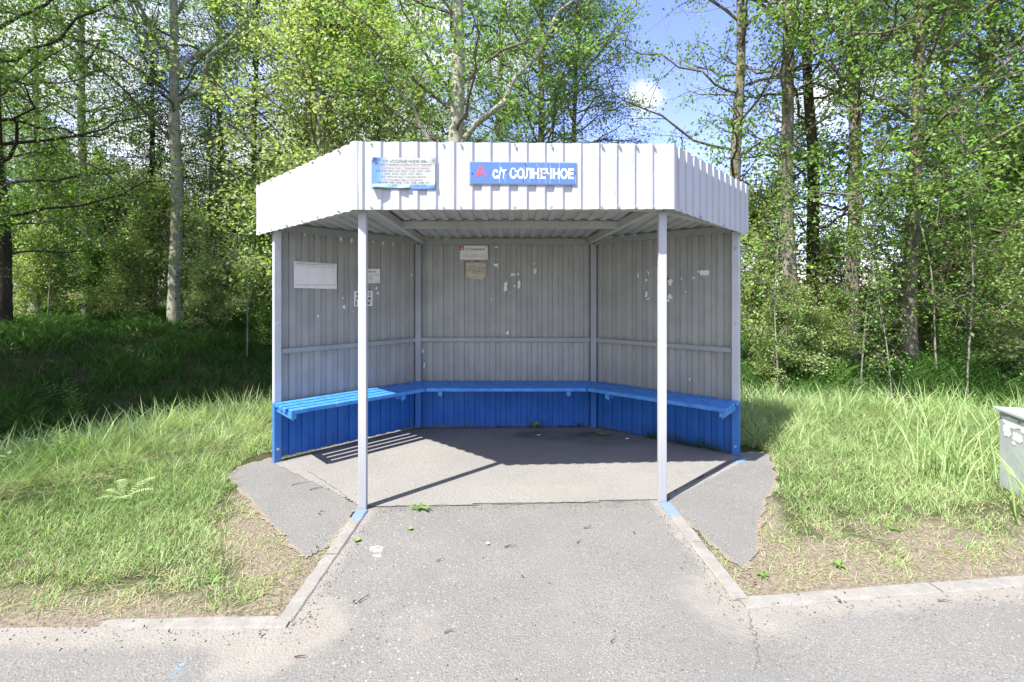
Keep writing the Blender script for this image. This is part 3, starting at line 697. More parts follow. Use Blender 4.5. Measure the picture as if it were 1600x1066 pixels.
ink = [('с/т «СОЛНЕЧНОЕ-08»', 345, 1195, 228, 172, .0006), ('№19 Минск-Орешники-Смолевичи-Плиса-Черницкий', 195, 1270, 284, 244, .0003),
       ('7:07, 7:37, 8:57, 9:57, 10:57, 11:57, 12:57, 13:57,', 205, 1265, 408, 368, .0004), ('14:57, 15:57, 16:57, 17:57, 18:57,', 375, 1095, 463, 424, .0004),
       ('19:57, (20:53 до жд.ст. Красное Знамя)', 305, 1165, 520, 480, .0004), ('7:08, 8:08, 9:08, 10:08, 11:08, 12:08, 13:08, 14:08,', 235, 1275, 630, 590, .0004),
       ('15:08, 16:08, 17:08, 18:08, 19:10, 20:08, 20:50', 250, 1170, 682, 645, .0004)]
T.text([(s_, tx(a), tx(b_), ty(c), ty(d_), o_) for s_, a, b_, c, d_, o_ in ink], .0058, M['ink'])
T.text([(s_, tx(a), tx(b_), ty(c), ty(d_), .0004) for s_, a, b_, c, d_ in (('На Смолевичи, Плису, Черницкий (ежедневно)', 240, 1240, 354, 308), ('На Орешники, Минск (ежедневно)', 365, 1110, 578, 532))], .0058, M['inkred'])
T.text([('А', tx(175), tx(245), ty(235), ty(180), .0006)], .010, M['ink'], 'letter')
mb = MB(); mb.add([T.P(tx(200), ty(296), .0058), T.P(tx(1290), ty(300), .0058), T.P(tx(1290), ty(297), .0058), T.P(tx(200), ty(293), .0058)], [(0, 1, 2, 3)]); mb.build('rule_line', M['ink'], T.e)
for (a, b_) in ((150, 155), (1308, 170), (1318, 698), (150, 650)):
    q = MB(); q.cyl(T.P(tx(a), ty(b_), .001), T.P(tx(a), ty(b_), .008), .004, 8); q.build('screw', M['bolt'], T.e)

# things on the inner walls: locate along a wall from the sight line
def on_wall(px, A, B, inset=.006):
    A = Vector(A); B = Vector(B); d = (B - A).normalized(); k = (px - CX) / F
    # A.x + t d.x = k (A.y + t d.y)
    t_ = (k * A.y - A.x) / (d.x - k * d.y); p = A + d * t_; return p, p.y
def wall_z(py, dep): return CAMH + (HOR - py) * dep / F
INL = [Vector(LO) + nl_in * .003, Vector(LB) + nl_in * .003]; INR = [Vector(RO) + nr_in * .003, Vector(RB) + nr_in * .003]; INB = [Vector(LB) + nb * .003, Vector(RB) + nb * .003]
def wall_board(name, wall, px0, px1, pyt, pyb, label, cat, group=None, tilt=0):
    A, B, nn = {'L': (INL[0], INL[1], nl_in), 'R': (INR[0], INR[1], nr_in), 'B': (INB[0], INB[1], nb)}[wall]
    p, dp = on_wall(px0, A, B); q, dq = on_wall(px1, A, B)
    z0 = (wall_z(pyb, dp)); z1 = wall_z(pyt, dp)
    if wall == 'R': z0 = wall_z(pyb, (dp + dq) / 2); z1 = wall_z(pyt, (dp + dq) / 2)
    u = (q - p); return Board(name, (p.x, p.y, z0), (u.x, u.y, 0), (nn.x, nn.y, 0), u.length, z1 - z0, label, cat, group, tilt)
def sheetpaper(Bd, name, m, curl=.004, nx_=14, ny_=8, skew=0, ragged=0, seed=1):
    rr = random.Random(seed); V = []; Fc = []
    for j in range(ny_ + 1):
        for i in range(nx_ + 1):
            a = i / nx_; b_ = j / ny_; k = .0015 + curl * (.4 + .4 * math.sin(a * 7 + b_ * 3 + seed)) * (.3 + abs(a - .5) + abs(b_ - .5) * .6)
            ex = (rr.random() - .5) * ragged if j == 0 else 0
            V.append(Bd.P(Bd.w * a, Bd.h * b_ + ex + skew * a, k))
    for j in range(ny_):
        for i in range(nx_): a = j * (nx_ + 1) + i; Fc.append((a, a + 1, a + nx_ + 2, a + nx_ + 1))
    mb = MB(); mb.add(V, Fc); return mb.build(name, m, Bd.e, smooth=True)
# large blank notice on left wall
P1_ = wall_board('wall_notice', 'L', 459, 526, 407, 450, 'large blank white wall notice with one heading line on left wall', 'notice')
P1_.h *= .98; sheetpaper(P1_, 'sheet', M['paper'], .006, skew=-.012)
w_, h_ = P1_.w, P1_.h
P1_.text([('КАРТА ПАССАЖИРСКИХ ЛИНИЙ', w_ * .03, w_ * .5, h_ * .845, h_ * .875, .0004), ('№19. 7А-37 г. Смолевичи вкл., отст. Плиса - рабочие дни', w_ * .2, w_ * .93, h_ * .77, h_ * .80, .0003)], .009, M['ink'])
mb = MB()
for y0, y1, dy in ((.955, .967, -.03), (.90, .912, -.03), (.105, .118, -.0)):
    mb.add([P1_.P(w_ * .03, h_ * y0, .0092), P1_.P(w_ * .96, h_ * (y0 + dy), .0092), P1_.P(w_ * .96, h_ * (y1 + dy), .0092), P1_.P(w_ * .03, h_ * y1, .0092)], [(0, 1, 2, 3)])
mb.build('rule_line', M['scratch'], P1_.e)
# advert behind the post
P2 = wall_board('paper_advert', 'L', 560, 594, 420, 443, 'small white for-sale advert partly behind the left front post', 'advert')
sheetpaper(P2, 'sheet', M['paper'], .002, seed=3, skew=.004); w_, h_ = P2.w, P2.h
P2.text([('ПРОДАЁТСЯ', w_ * .1, w_ * .76, h_ * .74, h_ * .88, .0012)], .0062, M['black']); P2.text([('участок 6 соток', w_ * .12, w_ * .92, h_ * .54, h_ * .62, .0003), ('с/т Ветеран', w_ * .3, w_ * .62, h_ * .40, h_ * .48, .0006), ('8 029 130 50 33', w_ * .25, w_ * .68, h_ * .27, h_ * .34, .0005), ('звонить в любое время', w_ * .1, w_ * .95, h_ * .12, h_ * .17, .0002)], .0062, M['ink'], 'small_print')
# stencilled number sheet
P3_ = wall_board('number_sheet', 'L', 553, 582, 455, 479, 'white sheet of black numerals low on the left wall behind the post', 'notice')
sheetpaper(P3_, 'sheet', M['paper'], .001, seed=5); w_, h_ = P3_.w, P3_.h
P3_.text([('4 1 7 2', w_ * .08, w_ * .9, h_ * .70, h_ * .92, .002), ('7 1 0 8', w_ * .08, w_ * .9, h_ * .40, h_ * .60, .003), ('1 8 3 V', w_ * .08, w_ * .9, h_ * .06, h_ * .34, .004)], .0045, M['black'])
# station board on back wall
P4 = wall_board('stop_board', 'B', 719, 762, 384, 406, 'small white stop board with red badge high on back wall', 'sign')
w_, h_ = P4.w, P4.h; P4.slab('plate', 0, w_, 0, h_, 0, .004, M['paper'], .0008)
P4.slab('badge', .0, w_ * .135, h_ * .68, h_ * .99, .004, .0046, M['redbadge'])
P4.text([('А', w_ * .03, w_ * .11, h_ * .72, h_ * .94, .002)], .0053, M['signwhite'], 'letter'); P4.text([('ст.Солнечное', w_ * .19, w_ * .90, h_ * .66, h_ * .86, .0004), ('МИНСК - г. Смолевичи - г. Плиса', w_ * .1, w_ * .9, h_ * .32, h_ * .37, .0008), ('7А-37 г. вкл., 19-57 рабоч. дни, 17-30', w_ * .05, w_ * .94, h_ * .20, h_ * .26, .0008)], .0053, M['ink'])
for a, c in ((.955, .95), (.13, .06), (.93, .09), (.78, .12)): q = MB(); q.cyl(P4.P(w_ * a, h_ * c, .004), P4.P(w_ * a, h_ * c, .007), .004, 8); q.build('screw', M['black'], P4.e)
# yellowed torn timetable
P5 = wall_board('torn_timetable', 'B', 728, 759, 410, 436, 'yellowed torn paper timetable pinned under the white stop board', 'notice')
w_, h_ = P5.w, P5.h; rr = random.Random(4)
V = []; Fc = []; nx_ = 16; ny_ = 10
for j in range(ny_ + 1):
    for i in range(nx_ + 1):
        a = i / nx_; b_ = j / ny_; bot = (.11 if (a < .14 or a > .86) else -.02) + (rr.random() - .5) * .05; top = 1 - .03 * abs(a - .4) * 2
        V.append(P5.P(w_ * a, h_ * (bot + (top - bot) * b_), .003 + .007 * (1 - b_) ** 2 * abs(math.sin(a * 7)) + .001 * math.sin(a * 9)))
for j in range(ny_):
    for i in range(nx_): a = j * (nx_ + 1) + i; Fc.append((a, a + 1, a + nx_ + 2, a + nx_ + 1))
mb = MB(); mb.add(V, Fc); mb.build('sheet', M['oldpaper'], P5.e, smooth=True)
P5.text([('Расписание движения', w_ * .12, w_ * .78, h_ * .80, h_ * .85, .0004)], .0055, M['inkred'], 'heading')
P5.text([('на Орешники', w_ * .08, w_ * .52, h_ * .70, h_ * .76, .0006)] + [('%d:%02d %d:%02d %d:%02d %d:%02d' % (7 + r_, 8, 9 + r_, 18, 11 + r_, 38, 14 + r_, 8), w_ * .1, w_ * .95, h_ * (.60 - r_ * .09), h_ * (.65 - r_ * .09), .0006) for r_ in range(4)], .0055, M['ink'])
# scraps of torn paper and tape on the walls
def scrap(wall, px, py, wpx, hpx, seed, m, label, rot=0):
    A, B, nn = {'L': (INL[0], INL[1], nl_in), 'R': (INR[0], INR[1], nr_in), 'B': (INB[0], INB[1], nb)}[wall]
    p, dp = on_wall(px, A, B); u = (B - A).normalized(); u = u if u.x > 0 else -u
    z = wall_z(py, dp); rr = random.Random(seed); n = 11; hw = wpx * dp / F / 2 * 1.2; hh = hpx * dp / F / 2 * 1.15
    pts = []
    for i in range(n):
        t_ = 2 * math.pi * i / n; k = .45 + .65 * rr.random(); pts.append((math.cos(t_) * hw * k, math.sin(t_) * hh * k))
    c, s_ = math.cos(rot), math.sin(rot); pts = [(a * c - b_ * s_, a * s_ + b_ * c) for a, b_ in pts]
    mb = MB(); P = lambda a, b_, k: Vector((p.x, p.y, z)) + Vector((u.x, u.y, 0)) * a + Vector((0, 0, b_)) + Vector((nn.x, nn.y, 0)) * k
    mb.add([P(a, b_, .0012 + .001 * (i % 3)) for i, (a, b_) in enumerate(pts)] + [P(0, 0, .002)], [(i, (i + 1) % n, n) for i in range(n)])
    o = mb.build('paper_scrap', m); tag(o, label, 'paper scrap', 'torn paper scraps left on the shelter walls')
LBK = 'torn pale paper scrap stuck to the grey back wall'; LRW = 'torn pale paper scrap stuck to the right wall'; LLW = 'pale paper or tape scrap stuck to the left wall'
M['scrap'] = simple('scrap_paper', (.78, .78, .72), .85, .15, 60)
for i, (px, py, a, b_) in enumerate(((790, 449, 6, 20), (775, 414, 7, 6), (801, 429.5, 9, 5), (810, 428, 4, 5), (810.5, 445, 5, 12), (804, 447, 4, 4), (836, 424, 7, 11), (793, 520, 5, 8), (778, 418, 2, 7), (661, 549, 3, 8), (663, 571, 3, 9), (834, 412, 3, 3), (797, 458, 2, 4), (768, 468, 3, 2), (776, 386, 6, 3))):
    scrap('B', px, py, a, b_, i + 1, M['scrap'], LBK, .2 * math.sin(i))
for i, (px, py, a, b_) in enumerate(((997, 430, 3, 10), (1013, 426, 3, 8), (1010, 438, 4, 4), (1010, 461, 4, 11), (1013, 467, 6, 2), (1047, 442, 7, 10), (1047, 464, 8, 8), (1044, 470, 6, 6), (1039, 465, 4, 4), (1065, 436, 4, 3), (1084, 434, 5, 2.5), (1072, 456, 3, 3), (1078, 593, 3, 5), (1091, 425, 4, 4), (1100, 431.5, 3, 4))):
    scrap('R', px, py, a, b_, i + 31, M['scrap'], LRW, .3 * math.sin(i * 2))
scrap('R', 1043.5, 437, 6, 7, 77, simple('red_scrap', (.35, .09, .04), .8), 'small rusty red paper scrap on right wall beside the front post')
for i, (px, py, a, b_) in enumerate(((588, 451, 4, 6), (590, 458, 4.5, 5), (537, 480, 6, 7), (536, 466, 3, 3), (497, 494, 3, 5), (476, 363, 2.5, 11), (495.5, 365, 2, 9), (532, 372, 3.5, 13), (549.5, 375, 3, 11), (583, 377, 2, 6), (598.5, 381, 2.4, 9), (614, 381, 2, 7), (643, 430, 2, 7), (552, 486, 2, 2))):
    scrap('L', px, py, a, b_, i + 61, M['scrap'], LLW, .2 * math.sin(i * 3))
P6 = wall_board('paper_label', 'R', 1093.5, 1108, 422.5, 430, 'small white paper label high on the right wall near outer post', 'label'); P6.slab('sheet', 0, P6.w, 0, P6.h, .001, .002, M['paper'])

# ------------------------------------------------------------------ steel bin at the right edge
m, t, b = mat('bin_paint', (.40, .43, .47), .5, .4)
n1 = noise(t, 5, 6, .6); n2 = noise(t, 80, 3, .6, sc3=(1, 1, .1)); c = mixc(t, mrange(t, n1, .35, .7), (.42, .45, .485), (.35, .375, .41)); c = mixc(t, mrange(t, n2, .5, .7, 0, .4), c, (.3, .32, .34)); t.links.new(c, b.inputs['Base Color']); M['bin'] = m
A = Vector((3.56, 3.60)); ud = Vector((-.30, -.954)).normalized(); vd = Vector((.954, -.30)).normalized()
bz = .012; BE = empty('steel_bin', (*(A + ud * .35 + vd * .4), bz), 'grey painted low steel bin with torn paper on its side', 'bin')
mb = MB(); c = A + ud * .35 + vd * .4; mb.box((c.x, c.y, .31), (*ud, 0), (*vd, 0), (0, 0, 1), .35, .4, .285); mb.build('body', M['bin'], BE, bevel=.006)
mb = MB(); mb.box((c.x, c.y, .604), (*ud, 0), (*vd, 0), (0, 0, 1), .372, .422, .011); lid = mb.build('lid', M['bin'], BE, bevel=.004)
mb = MB(); q = c - ud * 0 + vd * 0; mb.bar((*(c - ud * .09), .645), (*(c + ud * .09), .645), (0, 0, 1), .02, .012); mb.bar((*(c - ud * .085), .63), (*(c - ud * .085), .645), (1, 0, 0), .012, .012); mb.bar((*(c + ud * .085), .63), (*(c + ud * .085), .645), (1, 0, 0), .012, .012); mb.build('handle', M['bolt'], lid)
for s_ in (-1, 1):
    for r_ in (-1, 1):
        mb = MB(); p = c + ud * .3 * s_ + vd * .34 * r_; mb.box((p.x, p.y, .012), (*ud, 0), (*vd, 0), (0, 0, 1), .025, .025, .013); mb.build('foot', M['bin'], BE)
rr = random.Random(12); mb = MB(); out_ = []; 
def torn(cx_, cz_, rx_, rz_, seed, n=34):
    rr = random.Random(seed); pts = []
    for i in range(n):
        t_ = 2 * math.pi * i / n; k = .72 + .38 * rr.random() * (1 if i % 2 else .7); pts.append((cx_ + math.copysign(abs(math.cos(t_)) ** .6, math.cos(t_)) * rx_ * k, cz_ + math.copysign(abs(math.sin(t_)) ** .6, math.sin(t_)) * rz_ * k))
    P = [Vector((*(A + ud * a - vd * .0025), z_)) for a, z_ in pts] + [Vector((*(A + ud * cx_ - vd * .003), cz_))]
    mb.add(P, [(i, (i + 1) % n, n) for i in range(n)])
torn(.13, .535, .10, .04, 2); torn(.09, .47, .045, .05, 4); torn(.2, .45, .06, .035, 9); torn(.28, .53, .06, .045, 14); torn(.16, .40, .02, .015, 5)
mb.build('torn_poster', M['signwhite'], BE)

# ------------------------------------------------------------------ grass
def blades(name, X, Y, Hh, Wd, lean, tint, m, rs, zoff=0, seg_curve=1.0):
    n = len(X); Z = terr(X, Y) - .005 + zoff; az = rs.rand(n) * 6.283; az2 = rs.rand(n) * 6.283
    ux, uy = np.cos(az), np.sin(az); lx, ly = np.cos(az2), np.sin(az2)
    V = np.zeros((n, 7, 3)); lv = [0, .38, .74, 1.0]; k = 0
    for li, l in enumerate(lv):
        r = lean * Hh * l ** 1.7; zz = Hh * l * (1 - .35 * np.clip(lean, 0, 1.4) * l); cx = X + lx * r; cy = Y + ly * r
        wd = Wd * (1, .85, .55, 0)[li] / 2
        if li < 3:
            V[:, k] = np.stack([cx - ux * wd, cy - uy * wd, Z + zz], 1); V[:, k + 1] = np.stack([cx + ux * wd, cy + uy * wd, Z + zz], 1); k += 2
        else: V[:, k] = np.stack([cx, cy, Z + zz], 1)
    base = np.arange(n)[:, None] * 7
    lp = np.array([0, 1, 3, 2, 2, 3, 5, 4, 4, 5, 6]); loops = (base + lp[None, :]).ravel()
    st = (np.arange(n)[:, None] * 11 + np.array([0, 4, 8])[None, :]).ravel(); tt = np.tile([4, 4, 3], n)
    return obj(name, npmesh(name, V.reshape(-1, 3), loops, st, tt, [m], {'tint': np.repeat(tint, 7)}))
rs = np.random.RandomState(21)
def kerb_line_y(x): return np.where(x < -1.0, 2.27, np.where(x > 1.05, 2.36 + (x - 1.09) * .105, 9))
def allowed(x, y):
    ok = ~side_of(BAY, x, y) & ~side_of(HEX, x, y)
    for P in (PL, PR): ok &= ~side_of(P, x, y)
    ok &= (y > kerb_line_y(x) + .02 * rs.randn(len(x))) | (np.abs(x) < 1.05)
    for a, b_ in ((KLc, LF), (KRc, RF), (KLc, KL_end), (KRc, KR_end)): ok &= dseg(x, y, a, b_) > .045
    cb = ((x - c.x) * ud.x + (y - c.y) * ud.y, (x - c.x) * vd.x + (y - c.y) * vd.y); ok &= ~((np.abs(cb[0]) < .36) & (np.abs(cb[1]) < .41))
    for a, b_ in ((LO, LB), (LB, RB), (RO, RB)): ok &= dseg(x, y, a, b_) > .28
    ok &= y > 2.2
    return ok
def scatter(n, d0, d1, pw, spread=1.12, pad=.4):
    u = rs.rand(n); e = pw; d = (d0 ** e + u * (d1 ** e - d0 ** e)) ** (1 / e); x = (rs.rand(n) * 2 - 1) * (d * spread + pad); return x, d
def shade_line(x, y): return (x + 3.95) * -.81 + (y - 3.75) * .58
# near verge
X, Y = scatter(330000, 2.25, 7.4, .55)
ok = allowed(X, Y); X, Y = X[ok], Y[ok]
s_ = shade_line(X, Y); bare = bare_f(X, Y)
clump = fbm(X, Y, 5, 3, 2); 
keepp = np.where(bare > .28, np.clip((1.15 - .72 * bare) * (.34 + 1.3 * np.clip(clump + .1, 0, 1)), 0, 1), 1) * np.where(X > 0, .9, 1)
k = rs.rand(len(X)) < keepp; k &= ~((X < 0) & (s_ > .35)) & ~((X > 0) & (Y + .22 * (X - 2.5) > 5.75)); X, Y, s_, bare, clump = X[k], Y[k], s_[k], bare[k], clump[k]
tall = np.where(X < 0, sstep(-1.05, -.02, s_ + .2 * clump) * .25 + sstep(3.0, 4.2, Y) * .06, sstep(3.25, 4.8, Y + .3 * clump - .05 * X) * .11 + sstep(4.3, 5.6, Y) * .24)
edge = np.where(X < 0, 1 - sstep(.1, .45, dseg(X, Y, (-1.75, 3.55), (-2.15, 4.3))), 1 - sstep(.1, .4, dseg(X, Y, (1.7, 3.5), (2.1, 4.4))))
Hh = (.030 + .022 * (1 - bare) + .012 * sstep(2.8, 3.6, Y) + tall * (.75 + .3 * clump)) * (.55 + .8 * rs.rand(len(X))) * (1 - .5 * edge); Hh = Hh * (1 - .5 * (1 - sstep(.05, .45, dseg(X, Y, (3.5, 3.5), (3.3, 2.9))))); Hh = np.clip(Hh, .022, .8)
tint_ = np.clip(.50 + .9 * tall + .22 * clump + .25 * fbm(X, Y, .9, 3, 2) + .30 * rs.randn(len(X)), .02, 1); st = rs.rand(len(X)) < (.14 + .5 * bare + .12 * np.clip(fbm(X, Y, 1.4, 3, 4), 0, 1)); tint_[st] = -.5
lean = np.where(st, 1.6, .35) + .45 * rs.rand(len(X)); Hh[st] *= np.where(tall[st] > .08, 1.0, .8)
o = blades('grass', X, Y, Hh, .0028 + .0012 * Y * (.4 + .7 * rs.rand(len(X))) * .75, lean, tint_, M['grass'], rs); tag(o, kind='stuff')
# bank and woodland floor grass
X, Y = scatter(260000, 4.6, 17, .5, 1.1, 1)
ok = allowed(X, Y) & ~((X > -2.6) & (X < 2.4) & (Y < 5.6)); s_ = shade_line(X, Y); ok &= ((X < 0) & (s_ > .3)) | ((X >= 0) & (Y + .22 * (X - 2.5) > 5.5)) | ((X > -2) & (Y > 6.2)); ok &= ~((np.abs(X) < Y * .19) & (Y > 6.5)); X, Y = X[ok], Y[ok]
cl = fbm(X, Y, 1.3, 4, 1); k = rs.rand(len(X)) < np.clip(.62 + .7 * cl, .12, 1); X, Y, cl = X[k], Y[k], cl[k]
Hh = (.20 + .12 * cl + .16 * (X > 0) * sstep(5.6, 6.6, Y)) * (.5 + .9 * rs.rand(len(X)))
o = blades('undergrowth', X, Y, Hh, .004 + .0016 * Y * (.5 + rs.rand(len(X))) * .8, .4 + .6 * rs.rand(len(X)), np.clip(.45 + .35 * cl + .25 * rs.randn(len(X)), -.02, 1), M['bankgrass'], rs); tag(o, kind='stuff')
# tall seed-head stalks standing on the verge
def tufts(spots, n, h0, h1, wd, m, name, kindlab):
    X = []; Y = []
    for (x, y, r_) in spots: X.append(x + rs.randn(n) * r_); Y.append(y + rs.randn(n) * r_)
    X = np.concatenate(X); Y = np.concatenate(Y); k = allowed(X, Y); X, Y = X[k], Y[k]
    o = blades(name, X, Y, h0 + (h1 - h0) * rs.rand(len(X)), wd * (.6 + .8 * rs.rand(len(X))), .15 + .5 * rs.rand(len(X)), np.clip(.7 + .3 * rs.randn(len(X)), .1, 1), m, rs); tag(o, kind='stuff'); return o
sp = [(-4.0 + .58 * i * .26, 3.72 + .81 * i * .26, .13) for i in range(9)] + [(2.1 + .3 * i, 5.35 - .066 * i + .12 * (i % 3), .16) for i in range(13)] + [(3.28, 3.72, .10), (3.2, 2.95, .06), (3.6, 4.0, .25), (4.3, 4.4, .3)]
tufts(sp, 85, .22, .55, .010, M['grass'], 'tall_grass', '')

# ------------------------------------------------------------------ trees
def tube(P, rad, k, V, Fq, off_):
    P = np.asarray(P, float); n = len(P); T = np.gradient(P, axis=0); T /= np.linalg.norm(T, axis=1)[:, None] + 1e-9
    ref = np.array([0, 0, 1.0]) if abs(T[0, 2]) < .8 else np.array([1.0, 0, 0])
    U = np.cross(T, ref); U /= np.linalg.norm(U, axis=1)[:, None] + 1e-9; W = np.cross(T, U)
    a = np.arange(k) * 2 * np.pi / k
    ring = P[:, None, :] + np.asarray(rad)[:, None, None] * (np.cos(a)[None, :, None] * U[:, None, :] + np.sin(a)[None, :, None] * W[:, None, :])
    V.append(ring.reshape(-1, 3)); i = np.arange(n - 1)[:, None] * k; j = np.arange(k)[None, :]; j2 = (j + 1) % k
    Fq.append(np.stack([i + j, i + j2, i + k + j2, i + k + j], -1).reshape(-1, 4) + off_); return off_ + n * k
def qmesh(name, Vl, Fl, mats, attrs=None, smooth=True):
    V = np.concatenate(Vl); Q = np.concatenate(Fl); return npmesh(name, V, Q.ravel(), np.arange(len(Q)) * 4, np.full(len(Q), 4), mats, attrs, smooth=smooth)
def leaves(name, C, size, m, rs, tint, updir=.55, elong=.62, outw=None):
    n = len(C); nn = rs.randn(n, 3); nn[:, 2] += updir * 2; nn[:, 1] -= .25; nn /= np.linalg.norm(nn, axis=1)[:, None]
    u = np.cross(nn, rs.randn(n, 3)); u /= np.linalg.norm(u, axis=1)[:, None]; v = np.cross(nn, u); s = size * (.6 + .7 * rs.rand(n))[:, None]
    V = np.stack([C - u * s * .5, C - u * s * .12 + v * s * elong * .5 + nn * s * .06, C + u * s * .5, C - u * s * .12 - v * s * elong * .5 + nn * s * .06], 1).reshape(-1, 3)
    Q = np.arange(n * 4).reshape(-1, 4); return npmesh(name, V, Q.ravel(), np.arange(n) * 4, np.full(n, 4), [m], {'tint': np.repeat(tint, 4)})
def proto(seed, h, r0, z0, cr_, nl, nsub, ntw, nlf, lsize, lm, bm, up=.45, wob=.06, droop=0, limbs=None, profile=None, leafp=1.0, sig=.16, lean=(0, 0), dens_low=1.0, clumpy=.82):
    rs = np.random.RandomState(seed); V = []; Q = []; off_ = 0; VB = []; QB = []; offb = 0; C = []; T_ = []
    nz = 16; zz = np.linspace(0, h, nz); ph = rs.rand(4) * 6
    tx_ = wob * (np.sin(zz * .55 + ph[0]) - math.sin(ph[0])) + wob * .4 * np.sin(zz * 1.7 + ph[1]) - wob * .4 * math.sin(ph[1]) + lean[0] * zz; ty_ = wob * (np.sin(zz * .5 + ph[2]) - math.sin(ph[2])) + lean[1] * zz
    tr = np.stack([tx_, ty_, zz], 1); rad = r0 * (1 - .82 * (zz / h) ** 1.1); rad[0] *= 1.35; tr[0, 2] = -.25
    off_ = tube(tr, rad, 12, V, Q, off_)
    def at(z): return np.array([np.interp(z, zz, tr[:, 0]), np.interp(z, zz, tr[:, 1]), z]), float(np.interp(z, zz, rad))
    lst = []
    if limbs: lst += limbs
    for i in range(nl):
        f = ((i + rs.rand()) / nl) ** dens_low; z = z0 + (h * .97 - z0) * f; az = i * 2.4 + rs.rand() * .9
        pr_ = (math.sin(min(1, .18 + f * .95) * math.pi) ** .6 if profile is None else profile(f))
        lst.append((z, az, up + .35 * rs.randn() * .5 + .5 * f, cr_ * pr_ * (.65 + .6 * rs.rand()), None))
    for (z, az, el, ln, rr_) in lst:
        p0, tr_r = at(z); rr_ = rr_ or min(tr_r * .4, .008 + ln * .0085); n = 8; s = np.linspace(0, 1, n)
        d = np.array([math.cos(az), math.sin(az)]); bend = rs.randn() * .25; e = el + (np.array([0, 0])[0])
        hx_ = ln * s * math.cos(el); hz_ = ln * s * math.sin(el) - droop * ln * s ** 2 * .5 + .08 * ln * np.sin(s * 3 + rs.rand() * 6) - 0
        hz_ -= hz_[0]; pz = np.stack([p0[0] + d[0] * hx_ - d[1] * bend * ln * s ** 2, p0[1] + d[1] * hx_ + d[0] * bend * ln * s ** 2, p0[2] + hz_], 1); pz[1:-1] += rs.randn(n - 2, 3) * .02 * ln
        tgtV = (V, Q) 
        if rr_ > .03: off_ = tube(pz, rr_ * (1 - .8 * s) + .003, 7, V, Q, off_)
        else: offb = tube(pz, rr_ * (1 - .8 * s) + .003, 5, VB, QB, offb)
        for j in range(nsub):
            bare_ = rs.rand() > clumpy
            sj = .22 + .78 * (j + rs.rand()) / nsub; b0 = np.array([np.interp(sj, s, pz[:, a_]) for a_ in range(3)])
            dirn = rs.randn(3) * .75; dirn[:2] += d * .7 * math.cos(el); dirn[2] += .35 - droop * .9; dirn /= np.linalg.norm(dirn); l2 = ln * (.22 + .25 * rs.rand()) * (1.15 - .45 * sj) + .15
            m_ = 5; s2 = np.linspace(0, 1, m_); p2 = b0 + dirn * l2 * s2[:, None] + rs.randn(m_, 3) * .03 * s2[:, None]; p2[:, 2] -= (droop * .7 + .05) * l2 * s2 ** 2
            offb = tube(p2, .008 * (1 - .75 * s2) + .0018, 3, VB, QB, offb)
            for q in range(ntw):
                if bare_ or rs.rand() > leafp: continue
                sq = .15 + .9 * (q + rs.rand()) / ntw; c0 = np.array([np.interp(min(sq, 1), s2, p2[:, a_]) for a_ in range(3)]) + rs.randn(3) * .07
                k = nlf; pts = c0 + rs.randn(k, 3) * sig * .85 * np.array([1, 1, .7 + droop]); pts[:, 2] -= droop * .12; C.append(pts); T_.append(np.full(k, rs.rand() * .55))
                if q % 2 == 0:
                    tw = np.stack([c0, c0 + rs.randn(3) * .16, c0 + rs.randn(3) * .26]); offb = tube(tw, [.003, .002, .0015], 3, VB, QB, offb)
    C = np.concatenate(C); T_ = np.clip(np.concatenate(T_) + .22 + .2 * rs.randn(len(C)), .02, 1)
    return dict(trunk=qmesh('trunk', V, Q, [bm]), branches=qmesh('branches', VB, QB, [M['twig']]), crown=leaves('crown', C, lsize, lm, rs, T_), n=len(C))
def place(pd, px, d, rz, sc_, label, cat, group, name='tree', zs=None, dz=0, barkm=None, x=None):
    x = (px - CX) * d / F if x is None else x
    e = empty(name, (x, d, float(terr(x, d)) + dz), label, cat, group, rz); e.scale = (sc_, sc_, zs or sc_)
    for part in ('trunk', 'branches', 'crown'):
        if pd.get(part):
            o = obj(part, pd[part], e)
            if barkm and part == 'trunk':
                o.material_slots[0].link = 'OBJECT'; o.material_slots[0].material = barkm
    return e
Z90 = math.pi
# sparse aspens of the right-hand group: long bare limbs, light leaf
sparse = proto(3, 13, .125, 2.2, 2.6, 34, 8, 4, 15, .072, M['leaf'], M['bark'], up=.35, leafp=.62, sig=.13, clumpy=.7)
sparse2 = proto(4, 13, .125, 2.7, 2.1, 36, 8, 4, 16, .072, M['leaf'], M['bark'], up=.3, leafp=.75, sig=.14)
leafy = proto(5, 12, .125, 1.3, 2.7, 66, 9, 4, 22, .070, M['leaf'], M['bark'], up=.3, leafp=.95, sig=.17)
birchp = proto(6, 13, .10, 2.2, 1.9, 54, 8, 4, 19, .052, M['leaf'], M['birch'], up=.35, droop=.55, sig=.13)
paleleaf = proto(7, 8.5, .08, 1.6, 2.4, 58, 8, 4, 21, .072, M['leafpale'], M['aspen'], up=.4, sig=.17)
darkp = proto(8, 12, .10, 1.8, 2.3, 54, 8, 4, 19, .062, M['leafdark'], M['darkbark'], up=.3, droop=.2, sig=.16)
bigasp = proto(9, 13, .135, 3.9, 2.4, 34, 8, 4, 18, .066, M['leaf'], M['aspen'], up=.45, sig=.17,
               limbs=[(4.9, -.1, .85, 4.2, .06), (5.7, 2.9, .95, 3.4, .055), (5.4, .3, 1.0, 3.6, .055), (5.9, 3.4, 1.15, 3.2, .05), (2.3, 3.3, .5, 2.2, .03), (4.0, 3.2, .7, 2.4, .03)])
midasp = proto(10, 12, .15, 3.4, 2.2, 34, 8, 4, 18, .074, M['leaf'], M['aspen'], up=.55, sig=.16,
               limbs=[(3.6, .1, 1.0, 4.2, .055), (3.1, 3.0, 1.1, 2.4, .04), (4.2, 3.3, .6, 2.4, .03)])
